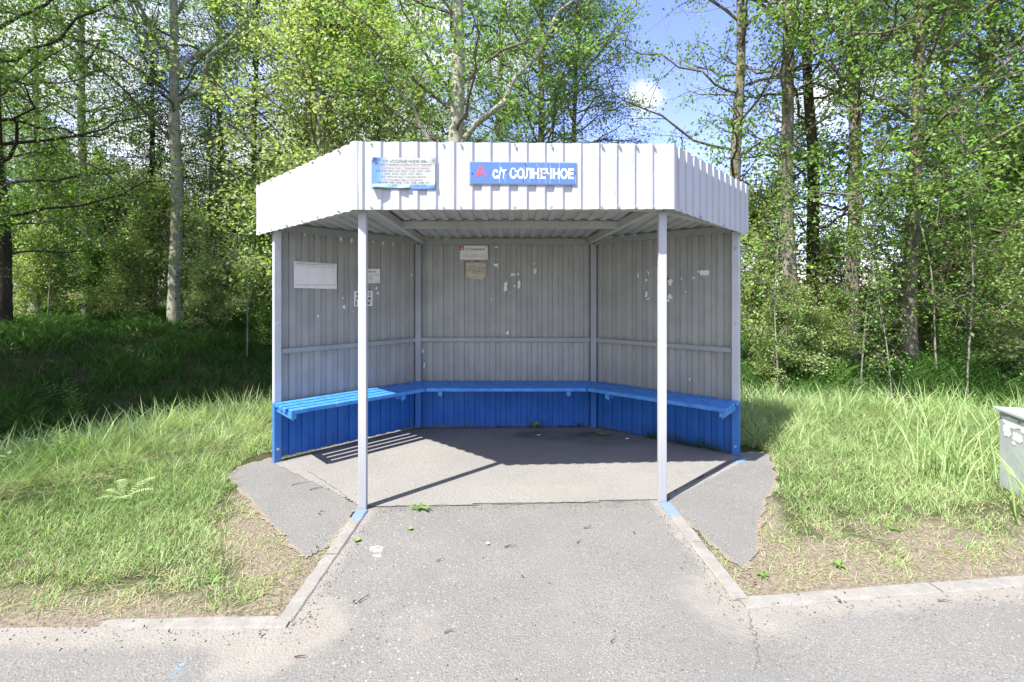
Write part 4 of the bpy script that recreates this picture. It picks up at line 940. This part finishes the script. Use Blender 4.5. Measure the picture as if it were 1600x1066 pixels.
shrub = proto(11, 2.6, .02, .15, 1.05, 28, 6, 4, 20, .066, M['leaf'], M['twig'], up=.7, wob=.08, sig=.13, profile=lambda f: .9 - .4 * f, clumpy=1)
shrubpale = proto(12, 2.8, .02, .2, 1.05, 26, 6, 4, 19, .068, M['leafpale'], M['twig'], up=.6, wob=.1, sig=.14, profile=lambda f: .9 - .4 * f, clumpy=1)
sapling = proto(13, 4.2, .014, .8, .7, 16, 5, 2, 11, .06, M['leaf'], M['paletwig'], up=.6, wob=.16, lean=(.07, .02), sig=.12, profile=lambda f: 1 - .5 * f)
# spruce: whorls of drooping sprays
def spruce_proto(seed):
    rs = np.random.RandomState(seed); V = []; Q = []; h = 10; off_ = tube([(0, 0, -.2), (0, 0, 5), (0, 0, h)], [.13, .08, .01], 9, V, Q, 0); VB = []; QB = []; ob = 0; C = []; 
    for i in range(38):
        z = .9 + i * .235; ln = 2.3 * (1 - z / h) ** .8 + .15
        for j in range(6):
            az = j * 1.05 + i * .7 + rs.rand() * .4; d = np.array([math.cos(az), math.sin(az), 0]); s = np.linspace(0, 1, 5)[:, None]
            P = np.array([0, 0, z]) + d * ln * s + np.array([0, 0, 1]) * (-.35 * ln * s + .22 * ln * s ** 2.5); ob = tube(P, (.014 * (1 - .8 * s[:, 0]) + .002), 3, VB, QB, ob)
            m_ = int(30 * ln) + 8; sq = rs.rand(m_) ** .8; base = np.stack([np.interp(sq, s[:, 0], P[:, a_]) for a_ in range(3)], 1); side = np.cross(d, [0, 0, 1]); base += side * (rs.randn(m_)[:, None] * .16 * ln * (1.1 - sq)[:, None]); base[:, 2] -= rs.rand(m_) * .16; C.append(base)
    C = np.concatenate(C); n = len(C); u = rs.randn(n, 3); u[:, 2] -= .9; u /= np.linalg.norm(u, axis=1)[:, None]; v = np.cross(u, rs.randn(n, 3)); v /= np.linalg.norm(v, axis=1)[:, None]; s = (.13 + .08 * rs.rand(n))[:, None]
    VV = np.stack([C, C + u * s * .5 + v * .016, C + u * s, C + u * s * .5 - v * .016], 1).reshape(-1, 3)
    return dict(trunk=qmesh('trunk', V, Q, [M['darkbark']]), branches=qmesh('branches', VB, QB, [M['darkbark']]), crown=npmesh('crown', VV, np.arange(n * 4), np.arange(n) * 4, np.full(n, 4), [M['needle']], {'tint': np.repeat(np.clip(.4 + .3 * rs.randn(n), .02, 1), 4)}))
spr = spruce_proto(3)
GL, GC, GR = 'trees on the left bank', 'trees behind the shelter', 'trees at the right of the shelter'
T1 = [
 (leafy, 2, 9.2, .4, 1.0, 'dark trunked leafy tree at the far left edge of the photo', GL, M['darkbark'], 'leafy_tree'),
 (birchp, 55, 12.2, 1.2, .95, 'slender grey birch second from the left edge on the bank', GL, None, 'birch_tree'),
 (birchp, 139, 12.6, 2.6, 1.15, 'banded birch on the bank left of the big pale aspen', GL, None, 'birch_tree'),
 (bigasp, 274, 10.8, .15, 1.0, 'big pale aspen with forked upper limbs left of the shelter', GL, None, 'aspen_tree'),
 (darkp, 338, 14.5, .8, 1.0, 'dark slim tree just right of the big pale aspen', GL, None, 'dark_tree'),
 (darkp, 408, 12.0, 2.8, .9, 'thin dark tree rising beside the left outer post of the shelter', GL, None, 'dark_tree'),
 (darkp, 490, 13.5, 3.3, 1.05, 'dark trunk tree behind the left fascia corner', GC, None, 'dark_tree'),
 (paleleaf, 505, 9.2, 5.1, .95, 'pale green tree leaning over the left end of the roof', GC, None, 'pale_tree'),
 (paleleaf, 590, 10.6, .5, 1.0, 'pale green twin of the leafy tree left of the aspen above the roof', GC, None, 'pale_tree'),
 (midasp, 703, 7.7, -.1, 1.0, 'smooth pale aspen trunk rising above the middle of the roof', GC, None, 'aspen_tree'),
 (birchp, 790, 13.0, 2.2, 1.1, 'birch with narrow pale trunk above the blue stop sign', GC, None, 'birch_tree'),
 (leafy, 842, 12.0, 1.1, .95, 'leafy tree with thin trunk above the right half of the roof', GC, None, 'leafy_tree'),
 (darkp, 905, 11.5, 2.3, .86, 'dense dark green tree left of the open sky gap', GC, None, 'dark_tree'),
 (sparse, 1146, 9.5, .3, 1.0, 'tall grey tree with long bare limbs right of the sky gap', GR, None, 'grey_tree'),
 (sparse2, 1242, 8.3, 1.7, .98, 'yellow lichened trunk, left one of the close pair on the right', GR, None, 'grey_tree'),
 (sparse, 1271, 9.0, 3.0, .95, 'dark straight trunk, right one of the close pair on the right', GR, M['darkbark'], 'grey_tree'),
 (sparse2, 1325, 8.6, 4.4, .98, 'grey trunk with a reddish scarred base near the right shrubs', GR, None, 'grey_tree'),
 (leafy, 1422, 8.2, 1.3, .95, 'thick leafy tree with pale patched trunk left of the steel bin', GR, None, 'leafy_tree'),
 (leafy, 1545, 10.5, 2.9, 1.0, 'dense leafy tree behind the steel bin', GR, None, 'leafy_tree'),
 (leafy, 1640, 9.0, 4.5, 1.0, 'overhanging leafy tree at the far right edge', GR, None, 'leafy_tree'),
 (sparse2, 1480, 12.0, .9, 1.0, 'slim tree deep between the thick leafy tree and the bin', GR, None, 'grey_tree'),
]
for pd, px, d, rz, s_, lab, g_, bmm, nm in T1:
    place(pd, px, d, rz, s_, lab, 'tree', g_, nm, barkm=bmm)
place(spr, 238, 13.5, 0, .85, 'dark spruce standing among the leafy trees on the left bank', 'spruce', GL, 'spruce_tree')
place(spr, 330, 20, 1, 1.0, 'dark spruce farther back behind the big pale aspen', 'spruce', GL, 'spruce_tree')
# off-frame trees on the left whose shade falls on the bank
for x_, y_, rz, s_ in ((-8.3, 3.6, .3, .9), (-7.8, 2.5, 4, .8), (-8.8, 1.6, 2, .85), (-10.2, 1.9, 3.6, 1.0), (-9.2, 2.9, 5, .9), (-9.2, 5.0, 1, .85), (-8.9, 6.6, 2, .7)):
    place(leafy, 0, y_, rz, s_, 'leafy tree beyond the left edge whose shade falls on the bank', 'tree', 'roadside trees beyond the left edge', 'leafy_tree', x=x_)
# saplings
for px, d, rz, s_, lab in ((1216, 7.3, .4, .85, 'thin pale sapling in the grass just right of the shelter'), (1397, 6.6, 1.2, .7, 'short pale sapling in front of the thick leafy tree'), (1465, 7.6, 2.2, 1.0, 'leaning pale sapling midway between thick tree and bin'),
                       (1512, 7.0, 3.3, .95, 'thin dark sapling nearest the steel bin'), (1345, 7.5, 4.0, .85, 'thin sapling beside the scarred grey trunk'), (75, 10.6, 5, 1.0, 'thin crooked sapling between the two leftmost birches'), (385, 9.6, .7, 1.0, 'curved sapling on the bank left of the shelter')):
    place(sapling, px, d, rz, s_, lab, 'sapling', 'thin saplings among the trees', 'sapling')
# shrubs
rsn = random.Random(17)
for i, (px, d, s_, pl) in enumerate(((20, 12.5, 1.1, 0), (100, 14, 1.3, 0), (175, 13, 1.1, 1), (235, 12.2, 1.15, 1), (300, 12.4, .9, 1), (350, 11.6, .8, 1), (200, 11.0, .6, 1), (320, 10.4, .5, 1), (150, 11.4, .6, 0), (60, 11, .7, 1), (395, 12, 1.2, 1), (425, 10.5, 1.0, 0),
                                     (1195, 9.2, 1.1, 1), (1218, 7.6, .45, 1), (1290, 11.5, .9, 1), (1450, 10.5, 1.0, 0), (1530, 9.5, 1.1, 0), (1590, 9, 1.1, 1), (1640, 8.6, 1.4, 1), (1350, 9.4, .5, 0), (1400, 9.6, .6, 1), (1560, 12, 1.6, 0), (1500, 7.8, .4, 0), (1275, 8.0, .35, 1), (1238, 7.8, .5, 1), (1312, 8.0, .45, 1), (1562, 7.8, .7, 1), (1490, 8.6, .8, 1))):
    side = 'left bank' if px < 800 else 'woodland edge right of the shelter'
    place(shrubpale if pl else shrub, px, d, rsn.random() * 6, s_, '%s shrub in the undergrowth on the %s' % ('pale green' if pl else 'mid green', side), 'shrub', '%s shrubs on the %s' % ('pale' if pl else 'green', side), 'shrub')
# trees farther back
bgl = 'leafy background tree in the wood behind the nearer trunks'
for i in range(20):
    d = rsn.uniform(18, 40); px = -60 + 1720 * ((i * .618) % 1); pd = rsn.choice([leafy, birchp, birchp, leafy, paleleaf]); s_ = rsn.uniform(.85, 1.15)
    if 1150 < px < 1440 and d < 30: continue
    if 950 < px < 1110: s_ *= .5
    if 850 < px < 1240 and pd is not paleleaf: s_ *= .62
    place(pd, px, d, rsn.random() * 6, s_, bgl, 'tree', 'background trees of the wood', 'leafy_tree')

# ------------------------------------------------------------------ small plants and litter
def plant(name, x, y, z, n, ln, wd, m, label, cat, rise=.5, seed=1, group=None, seg=5, lobes=False):
    rr = random.Random(seed); mb = MB(); att = []
    for i in range(n):
        az = 2 * math.pi * i / n + rr.random() * .8; l = ln * (.6 + .6 * rr.random()); rs_ = rise * (.5 + rr.random()); prev = None; V = []
        for k in range(seg + 1):
            t_ = k / seg; r_ = l * t_ * math.cos(rs_ * (1 - t_ * .6)); zz = l * (math.sin(rs_) * t_ - .45 * t_ * t_ * math.sin(rs_)); wdt = wd * math.sin(math.pi * (.12 + .86 * t_)) * (1 if not lobes or k % 2 else .45)
            c = Vector((x + math.cos(az) * r_, y + math.sin(az) * r_, z + zz + .004)); sd = Vector((-math.sin(az), math.cos(az), 0)) * wdt / 2; V += [c - sd + Vector((0, 0, wdt * .15)), c, c + sd + Vector((0, 0, wdt * .15))]
        mb.add(V, [(3 * k + j, 3 * k + j + 1, 3 * k + 4 + j, 3 * k + 3 + j) for k in range(seg) for j in (0, 1)]); att += [.3 + .5 * rr.random()] * len(V)
    o = mb.build(name, m); a = o.data.attributes.new('tint', 'FLOAT', 'POINT'); a.data.foreach_set('value', att); tag(o, label, cat, group); return o
gp = lambda px, py: (*G(px, py), .01 * G(px, py)[0] + .010)
plant('weed', *gp(657, 796), 9, .085, .026, M['leaf'], 'flat leafy weed in the crack at the front edge of shelter floor', 'weed', .35, 3, lobes=True)
plant('weed', *gp(836, 671), 9, .13, .03, M['grass'], 'small upright weed at the foot of the blue back wall', 'weed', 1.2, 4)
plant('weed', *gp(905, 671), 6, .09, .016, M['bankgrass'], 'tiny weed by the right end of the back wall', 'weed', 1.1, 5)
plant('weed', *gp(940, 683), 10, .08, .016, M['grass'], 'spindly weed on the shaded floor near the back right corner', 'weed', .4, 6)
# fern fronds on the left verge
def fern(x, y, n, ln, label, seed):
    rr = random.Random(seed); mb = MB(); att = []; z = float(terr(x, y))
    for i in range(n):
        az = 2 * math.pi * i / n + rr.random() * .6; l = ln * (.75 + .4 * rr.random()); K = 14
        for k in range(1, K):
            t_ = k / K; r_ = l * t_ * .85; zz = l * (.75 * t_ - .5 * t_ * t_) + .03; c = Vector((x + math.cos(az) * r_, y + math.sin(az) * r_, z + zz)); pl = .17 * l * math.sin(math.pi * min(1, .2 + .8 * (1 - t_))) 
            for s_ in (-1, 1):
                a2 = az + s_ * 1.15; dv = Vector((math.cos(a2), math.sin(a2), -.15)); wv = Vector((math.cos(az), math.sin(az), .1)) * l * .014
                mb.add([c - wv, c + dv * pl * .5 - wv * .9, c + dv * pl, c + dv * pl * .5 + wv * .9, c + wv], [(0, 1, 2, 3, 4)]); att += [.75 + .2 * rr.random()] * 5
        P0 = Vector((x, y, z)); 
    o = mb.build('fern', M['grass']); a = o.data.attributes.new('tint', 'FLOAT', 'POINT'); a.data.foreach_set('value', att); tag(o, label, 'fern')
fx, fy = G(172, 792); fern(fx, fy + .12, 7, .24, 'pale feathery fern in the sunlit grass of the left verge', 3)
fx, fy = G(196, 806); 
# leafy ground weeds in the verge
for i, (px, py) in enumerate(((1310, 890), (1190, 905), (1395, 835), (20, 800), (335, 905))):
    x, y = G(px, py); plant('weed', x, y, float(terr(x, y)), 9, .05, .014, M['leaf'], 'low leafy weed growing in the thin grass of the verge', 'weed', .5, 20 + i, 'low weeds in the verge grass', lobes=bool(i % 2))
# nettle-like plants along the right woodland edge
def stem_plant(x, y, h, seed, m, label, group, n=7):
    rr = random.Random(seed); mb = MB(); att = []; z = float(terr(x, y))
    for q in range(n):
        bx, by = x + rr.gauss(0, .12), y + rr.gauss(0, .12); hh = h * (.6 + .6 * rr.random()); la, lb = rr.gauss(0, .12), rr.gauss(0, .12)
        for k in range(12):
            t_ = .2 + .8 * k / 11; c = Vector((bx + la * t_ * hh, by + lb * t_ * hh, z + hh * t_)); az = k * 1.9 + q
            for s_ in (0, math.pi):
                d_ = Vector((math.cos(az + s_), math.sin(az + s_), .25)); l = .10 * (1.15 - .6 * t_); sd = Vector((-d_.y, d_.x, 0)) * l * .22
                mb.add([c, c + d_ * l * .45 + sd, c + d_ * l, c + d_ * l * .45 - sd], [(0, 1, 2, 3)]); att += [.35 + .4 * rr.random()] * 4
        a = Vector((bx, by, z)); b_ = Vector((bx + la * hh, by + lb * hh, z + hh)); n0 = len(mb.v); mb.cyl(a, b_, .003, 4, 0, .0015); att += [.3] * (len(mb.v) - n0)
    o = mb.build('nettle', m); a = o.data.attributes.new('tint', 'FLOAT', 'POINT'); a.data.foreach_set('value', att); tag(o, label, 'plant', group)
for i, (px, d, h, mm) in enumerate(((1375, 6.0, .5, 'grass'), (1405, 5.8, .45, 'grass'), (1435, 6.0, .5, 'grass'), (1350, 6.6, .5, 'leaf'), (1330, 7.0, .55, 'leaf'), (1365, 7.1, .5, 'leaf'), (1500, 6.3, .5, 'leaf'), (1540, 6.2, .5, 'leaf'), (1580, 6.0, .5, 'leaf'), (1285, 6.8, .45, 'leaf'), (1460, 6.6, .5, 'leaf'))):
    stem_plant((px - CX) * d / F, d, h, 40 + i, M[mm], 'leafy upright plant at the back of the right hand grass', 'upright leafy plants at the wood edge')
for i, (px, d, h) in enumerate(((108, 6.6, .4), (95, 6.8, .4), (60, 3.95, .25), (30, 3.85, .25), (78, 4.05, .22))):
    stem_plant((px - CX) * d / F, d, h, 70 + i, M['grass' if i > 1 else 'leaf'], 'leafy upright plant in the grass of the left verge', 'upright leafy plants on the left')
# sparse weeds at the foot of the right wall
rs = np.random.RandomState(77); t_ = .08 + .5 * rs.rand(420); P = np.array(RO)[None] + (np.array(RB) - np.array(RO))[None] * t_[:, None] + np.array([nr_in.x, nr_in.y])[None] * (.02 + .05 * rs.rand(420))[:, None]
def thin_weeds():
    o = blades('wall_weeds', P[:, 0], P[:, 1], .05 + .20 * rs.rand(420) ** 2, np.full(420, .0022), .6 + .8 * rs.rand(420), np.clip(.15 + .3 * rs.rand(420), 0, 1), M['bankgrass'], rs, zoff=.012); tag(o, kind='stuff')
thin_weeds()
# twigs, leaves, scraps on the ground
def twig(px, py, ln, rot, i):
    x, y, z = gp(px, py); mb = MB(); rr = random.Random(i); p = Vector((x, y, z + .003)); d_ = Vector((math.cos(rot), math.sin(rot), 0)); n = 4
    for k in range(n):
        q = p + d_ * ln / n + Vector((rr.gauss(0, .004), rr.gauss(0, .004), rr.random() * .003)); mb.cyl(p, q, .0026 * (1.2 - k / n), 6); p = q
    o = mb.build('twig', M['darkbark'] if i % 2 else M['twig']); tag(o, 'short dry twig lying on the paved ground', 'twig', 'dry twigs lying on the asphalt')
for i, (px, py, ln, rot) in enumerate(((682, 878, .05, .6), (788, 858, .06, .1), (912, 829, .05, .5), (902, 853, .03, .9), (455, 697 + 60, .12, .5), (484, 765, .12, .6), (500, 798, .04, .1), (560, 943, .06, 1.1), (694, 992, .045, .15), (460, 1028, .05, .1), (1465, 948, .06, -.4), (955, 1010, .03, .2))): twig(px, py, ln, rot, i)
M['dryleaf'] = simple('dry_leaf', (.13, .10, .07), .8, .4, 60); M['freshleaf'] = simple('fallen_green_leaf', (.16, .27, .05), .6, .2, 60)
def litter(px, py, s_, rot, m, label, i, cat='leaf', grp=None, name='fallen_leaf'):
    x, y, z = gp(px, py); mb = MB(); c = Vector((x, y, z)); u = Vector((math.cos(rot), math.sin(rot), 0)); v = Vector((-u.y, u.x, 0)); n = 6; V = []
    for k in range(n + 1):
        t_ = k / n - .5; wd = s_ * .36 * math.cos(t_ * 2.9) + .0005; V += [c + u * s_ * t_ + v * wd + Vector((0, 0, .010)), c + u * s_ * t_ + Vector((0, 0, .003)), c + u * s_ * t_ - v * wd + Vector((0, 0, .007))]
    mb.add(V, [(3 * k + j, 3 * k + j + 1, 3 * k + 4 + j, 3 * k + 3 + j) for k in range(n) for j in (0, 1)]); o = mb.build(name, m); tag(o, label, cat, grp)
litter(641, 828, .035, .2, M['freshleaf'], 'curled green leaf casting a dark shadow on the bay asphalt', 1); litter(558, 845, .045, .6, M['freshleaf'], 'flat green leaf on the sand by the left kerb', 2)
litter(980, 690, .035, .3, M['signwhite'], 'small crumpled white paper bit on the shaded shelter floor', 3, 'litter', None, 'paper_litter'); litter(762, 853, .018, .3, M['signwhite'], 'tiny white paper bit in the middle of the bay asphalt', 4, 'litter', None, 'paper_litter')
litter(842, 683, .04, .1, M['oldpaper'], 'pale scrap beside the weed at the back wall', 5, 'litter', None, 'paper_litter')
rr = random.Random(9)
for i in range(18):
    px, py = rr.choice([(rr.uniform(440, 560), rr.uniform(800, 950)), (rr.uniform(1060, 1200), rr.uniform(800, 960)), (rr.uniform(60, 450), rr.uniform(972, 1000)), (rr.uniform(1180, 1590), rr.uniform(935, 965)), (rr.uniform(500, 1200), rr.uniform(800, 1060))])
    litter(px, py, .008 + .009 * rr.random(), rr.random() * 6, M['dryleaf'], 'tiny brown dry leaf fragment on the sandy asphalt', 10 + i, 'leaf', 'dry leaf fragments on the asphalt')
# paint marks on the asphalt
def blot(px, py, rx_, ry_, m, name, label, seed):
    x, y, z = gp(px, py); z -= .004; rr = random.Random(seed); n = 40; V = [(x, y, z)]
    for i in range(n):
        t_ = 2 * math.pi * i / n; k = .65 + .5 * rr.random(); V.append((x + math.cos(t_) * rx_ * k, y + math.sin(t_) * ry_ * k, z))
    mb = MB(); mb.add(V, [(0, 1 + i, 1 + (i + 1) % n) for i in range(n)]); o = mb.build(name, m); tag(o, label, 'paint mark')
def blotmat(name, c, thr):
    m, t, b = mat(name, c, .9, .2); n = noise(t, 70, 4, .75); n2 = noise(t, 14, 3); tr_ = N(t, 'ShaderNodeBsdfTransparent'); mx_ = N(t, 'ShaderNodeMixShader')
    f = mrange(t, math_(t, 'ADD', n, math_(t, 'MULTIPLY', n2, .4)), thr, thr + .12); t.links.new(f, mx_.inputs[0]); t.links.new(tr_.outputs[0], mx_.inputs[1]); t.links.new(b.outputs[0], mx_.inputs[2]); t.links.new(mx_.outputs[0], t.nodes['Material Output'].inputs[0]); return m
M['chalk'] = blotmat('white_paint_blot', (.6, .6, .58), .62); M['bluechalk'] = blotmat('blue_paint_blot', (.2, .36, .62), .7)
blot(589, 857, .045, .035, M['chalk'], 'paint_spot', 'upper white paint spot on the asphalt inside the left kerb', 3); blot(589, 868, .024, .016, M['chalk'], 'paint_spot', 'smaller white paint spot just below the larger one', 4)
blot(279, 1041, .012, .045, M['bluechalk'], 'paint_spot', 'blue paint mark on the asphalt at lower left', 5)
print('leaves', {k: v['n'] for k, v in dict(sparse=sparse, leafy=leafy, birchp=birchp).items()})

def gravel(name, n, mats, s0, s1, seed, spots, label=None):
    rs = np.random.RandomState(seed); i = rs.randint(0, len(spots), n); P0 = np.array([s_[0] for s_ in spots])[i]; P1 = np.array([s_[1] for s_ in spots])[i]; sp_ = np.array([s_[2] for s_ in spots])[i]
    t_ = rs.rand(n)[:, None]; P = P0 + (P1 - P0) * t_ + rs.randn(n, 2) * sp_[:, None]; sz = s0 + (s1 - s0) * rs.rand(n) ** 3
    k = (np.abs(P[:, 0]) < 3.5) & (P[:, 1] > 1.2); P, sz = P[k], sz[k]; n = len(P)
    O_ = np.array([(1, 0, .1), (0, 1, 0), (-1, 0, .15), (0, -1, 0), (.1, .1, .75), (0, 0, -.4)]); F3 = np.array([(0, 1, 4), (1, 2, 4), (2, 3, 4), (3, 0, 4), (1, 0, 5), (2, 1, 5), (3, 2, 5), (0, 3, 5)])
    A_ = rs.rand(n) * 6.28; V = O_[None] * (1 + .5 * rs.randn(n, 6, 1) * .5) * sz[:, None, None]; V[:, :, 1] *= (.6 + .5 * rs.rand(n))[:, None]
    X = V[:, :, 0] * np.cos(A_)[:, None] - V[:, :, 1] * np.sin(A_)[:, None] + P[:, 0:1]; Y = V[:, :, 0] * np.sin(A_)[:, None] + V[:, :, 1] * np.cos(A_)[:, None] + P[:, 1:2]; Z = V[:, :, 2] + base_plane(P[:, 0:1]) + .007
    V = np.stack([X, Y, Z], -1).reshape(-1, 3); Q = (F3[None] + (np.arange(n) * 6)[:, None, None]).reshape(-1, 3)
    o = obj(name, npmesh(name, V, Q.ravel(), np.arange(len(Q)) * 3, np.full(len(Q), 3), mats, midx=np.repeat(rs.randint(0, len(mats), n), 8))); tag(o, kind='stuff')
M['stone'] = simple('pale_stone', (.33, .31, .28), .9, .3, 200); M['stone2'] = simple('grey_stone', (.18, .17, .155), .9, .3, 200); M['chaff'] = simple('brown_bud_scales', (.16, .10, .065), .9, .4, 200)
SP = [((-.96, 3.2), (-.95, 2.15), .05), ((-1.0, 2.15), (-3, 2.16), .05), ((1.0, 3.3), (1.03, 2.25), .05), ((1.1, 2.22), (3.3, 2.45), .05), ((-.95, 3.3), (.98, 3.35), .03), ((-1.12, 3.2), (-1.1, 2.3), .04), ((1.1, 3.2), (1.2, 2.5), .04), ((-.9, 2.1), (1.0, 2.2), .35)]
gravel('gravel', 3200, [M['stone'], M['stone2'], M['stone2']], .0015, .006, 3, SP)
gravel('bud_scales', 2000, [M['chaff'], M['dryleaf']], .0012, .0036, 4, SP + [((-1.75, 3.6), (-1.2, 2.6), .06), ((1.7, 3.5), (1.35, 2.6), .06), ((-.6, 3.6), (.6, 3.6), .2), ((-1.9, 4.25), (-1.0, 5.05), .05), ((-.9, 5.13), (.8, 5.13), .03), ((.9, 5.1), (1.9, 4.3), .05)])
def crack_line(pts, seed, wd=.004):
    rr = random.Random(seed); P = []
    for (a, b_) in zip(pts, pts[1:]):
        for i in range(14): t_ = i / 14; P.append((a[0] + (b_[0] - a[0]) * t_ + rr.gauss(0, .006), a[1] + (b_[1] - a[1]) * t_ + rr.gauss(0, .006)))
    V = []; 
    for i, p in enumerate(P):
        q = P[min(i + 1, len(P) - 1)]; o0 = P[max(i - 1, 0)]; d_ = Vector((q[0] - o0[0], q[1] - o0[1])).normalized(); w_ = wd * (.3 + rr.random()) * math.sin(math.pi * (i + .5) / len(P)) ** .4; z = .01 * p[0] + .0105
        V += [(p[0] - d_.y * w_, p[1] + d_.x * w_, z), (p[0] + d_.y * w_, p[1] - d_.x * w_, z)]
    mb = MB(); mb.add(V, [(2 * i, 2 * i + 1, 2 * i + 3, 2 * i + 2) for i in range(len(P) - 1)]); o = mb.build('pavement_crack', M['crackdark']); tag(o, kind='structure')
M['crackdark'] = simple('crack_shadow', (.12, .11, .095), .95, .3, 60)
crack_line([G(1168, 958), G(1176, 985), G(1184, 1015), G(1182, 1066)], 2, .0018)
crack_line([G(480, 735), G(510, 752), G(560, 790)], 3, .0035)
crack_line([(-.95, 3.36), (-.2, 3.365), (.4, 3.39), (.98, 3.42)], 5, .0035)
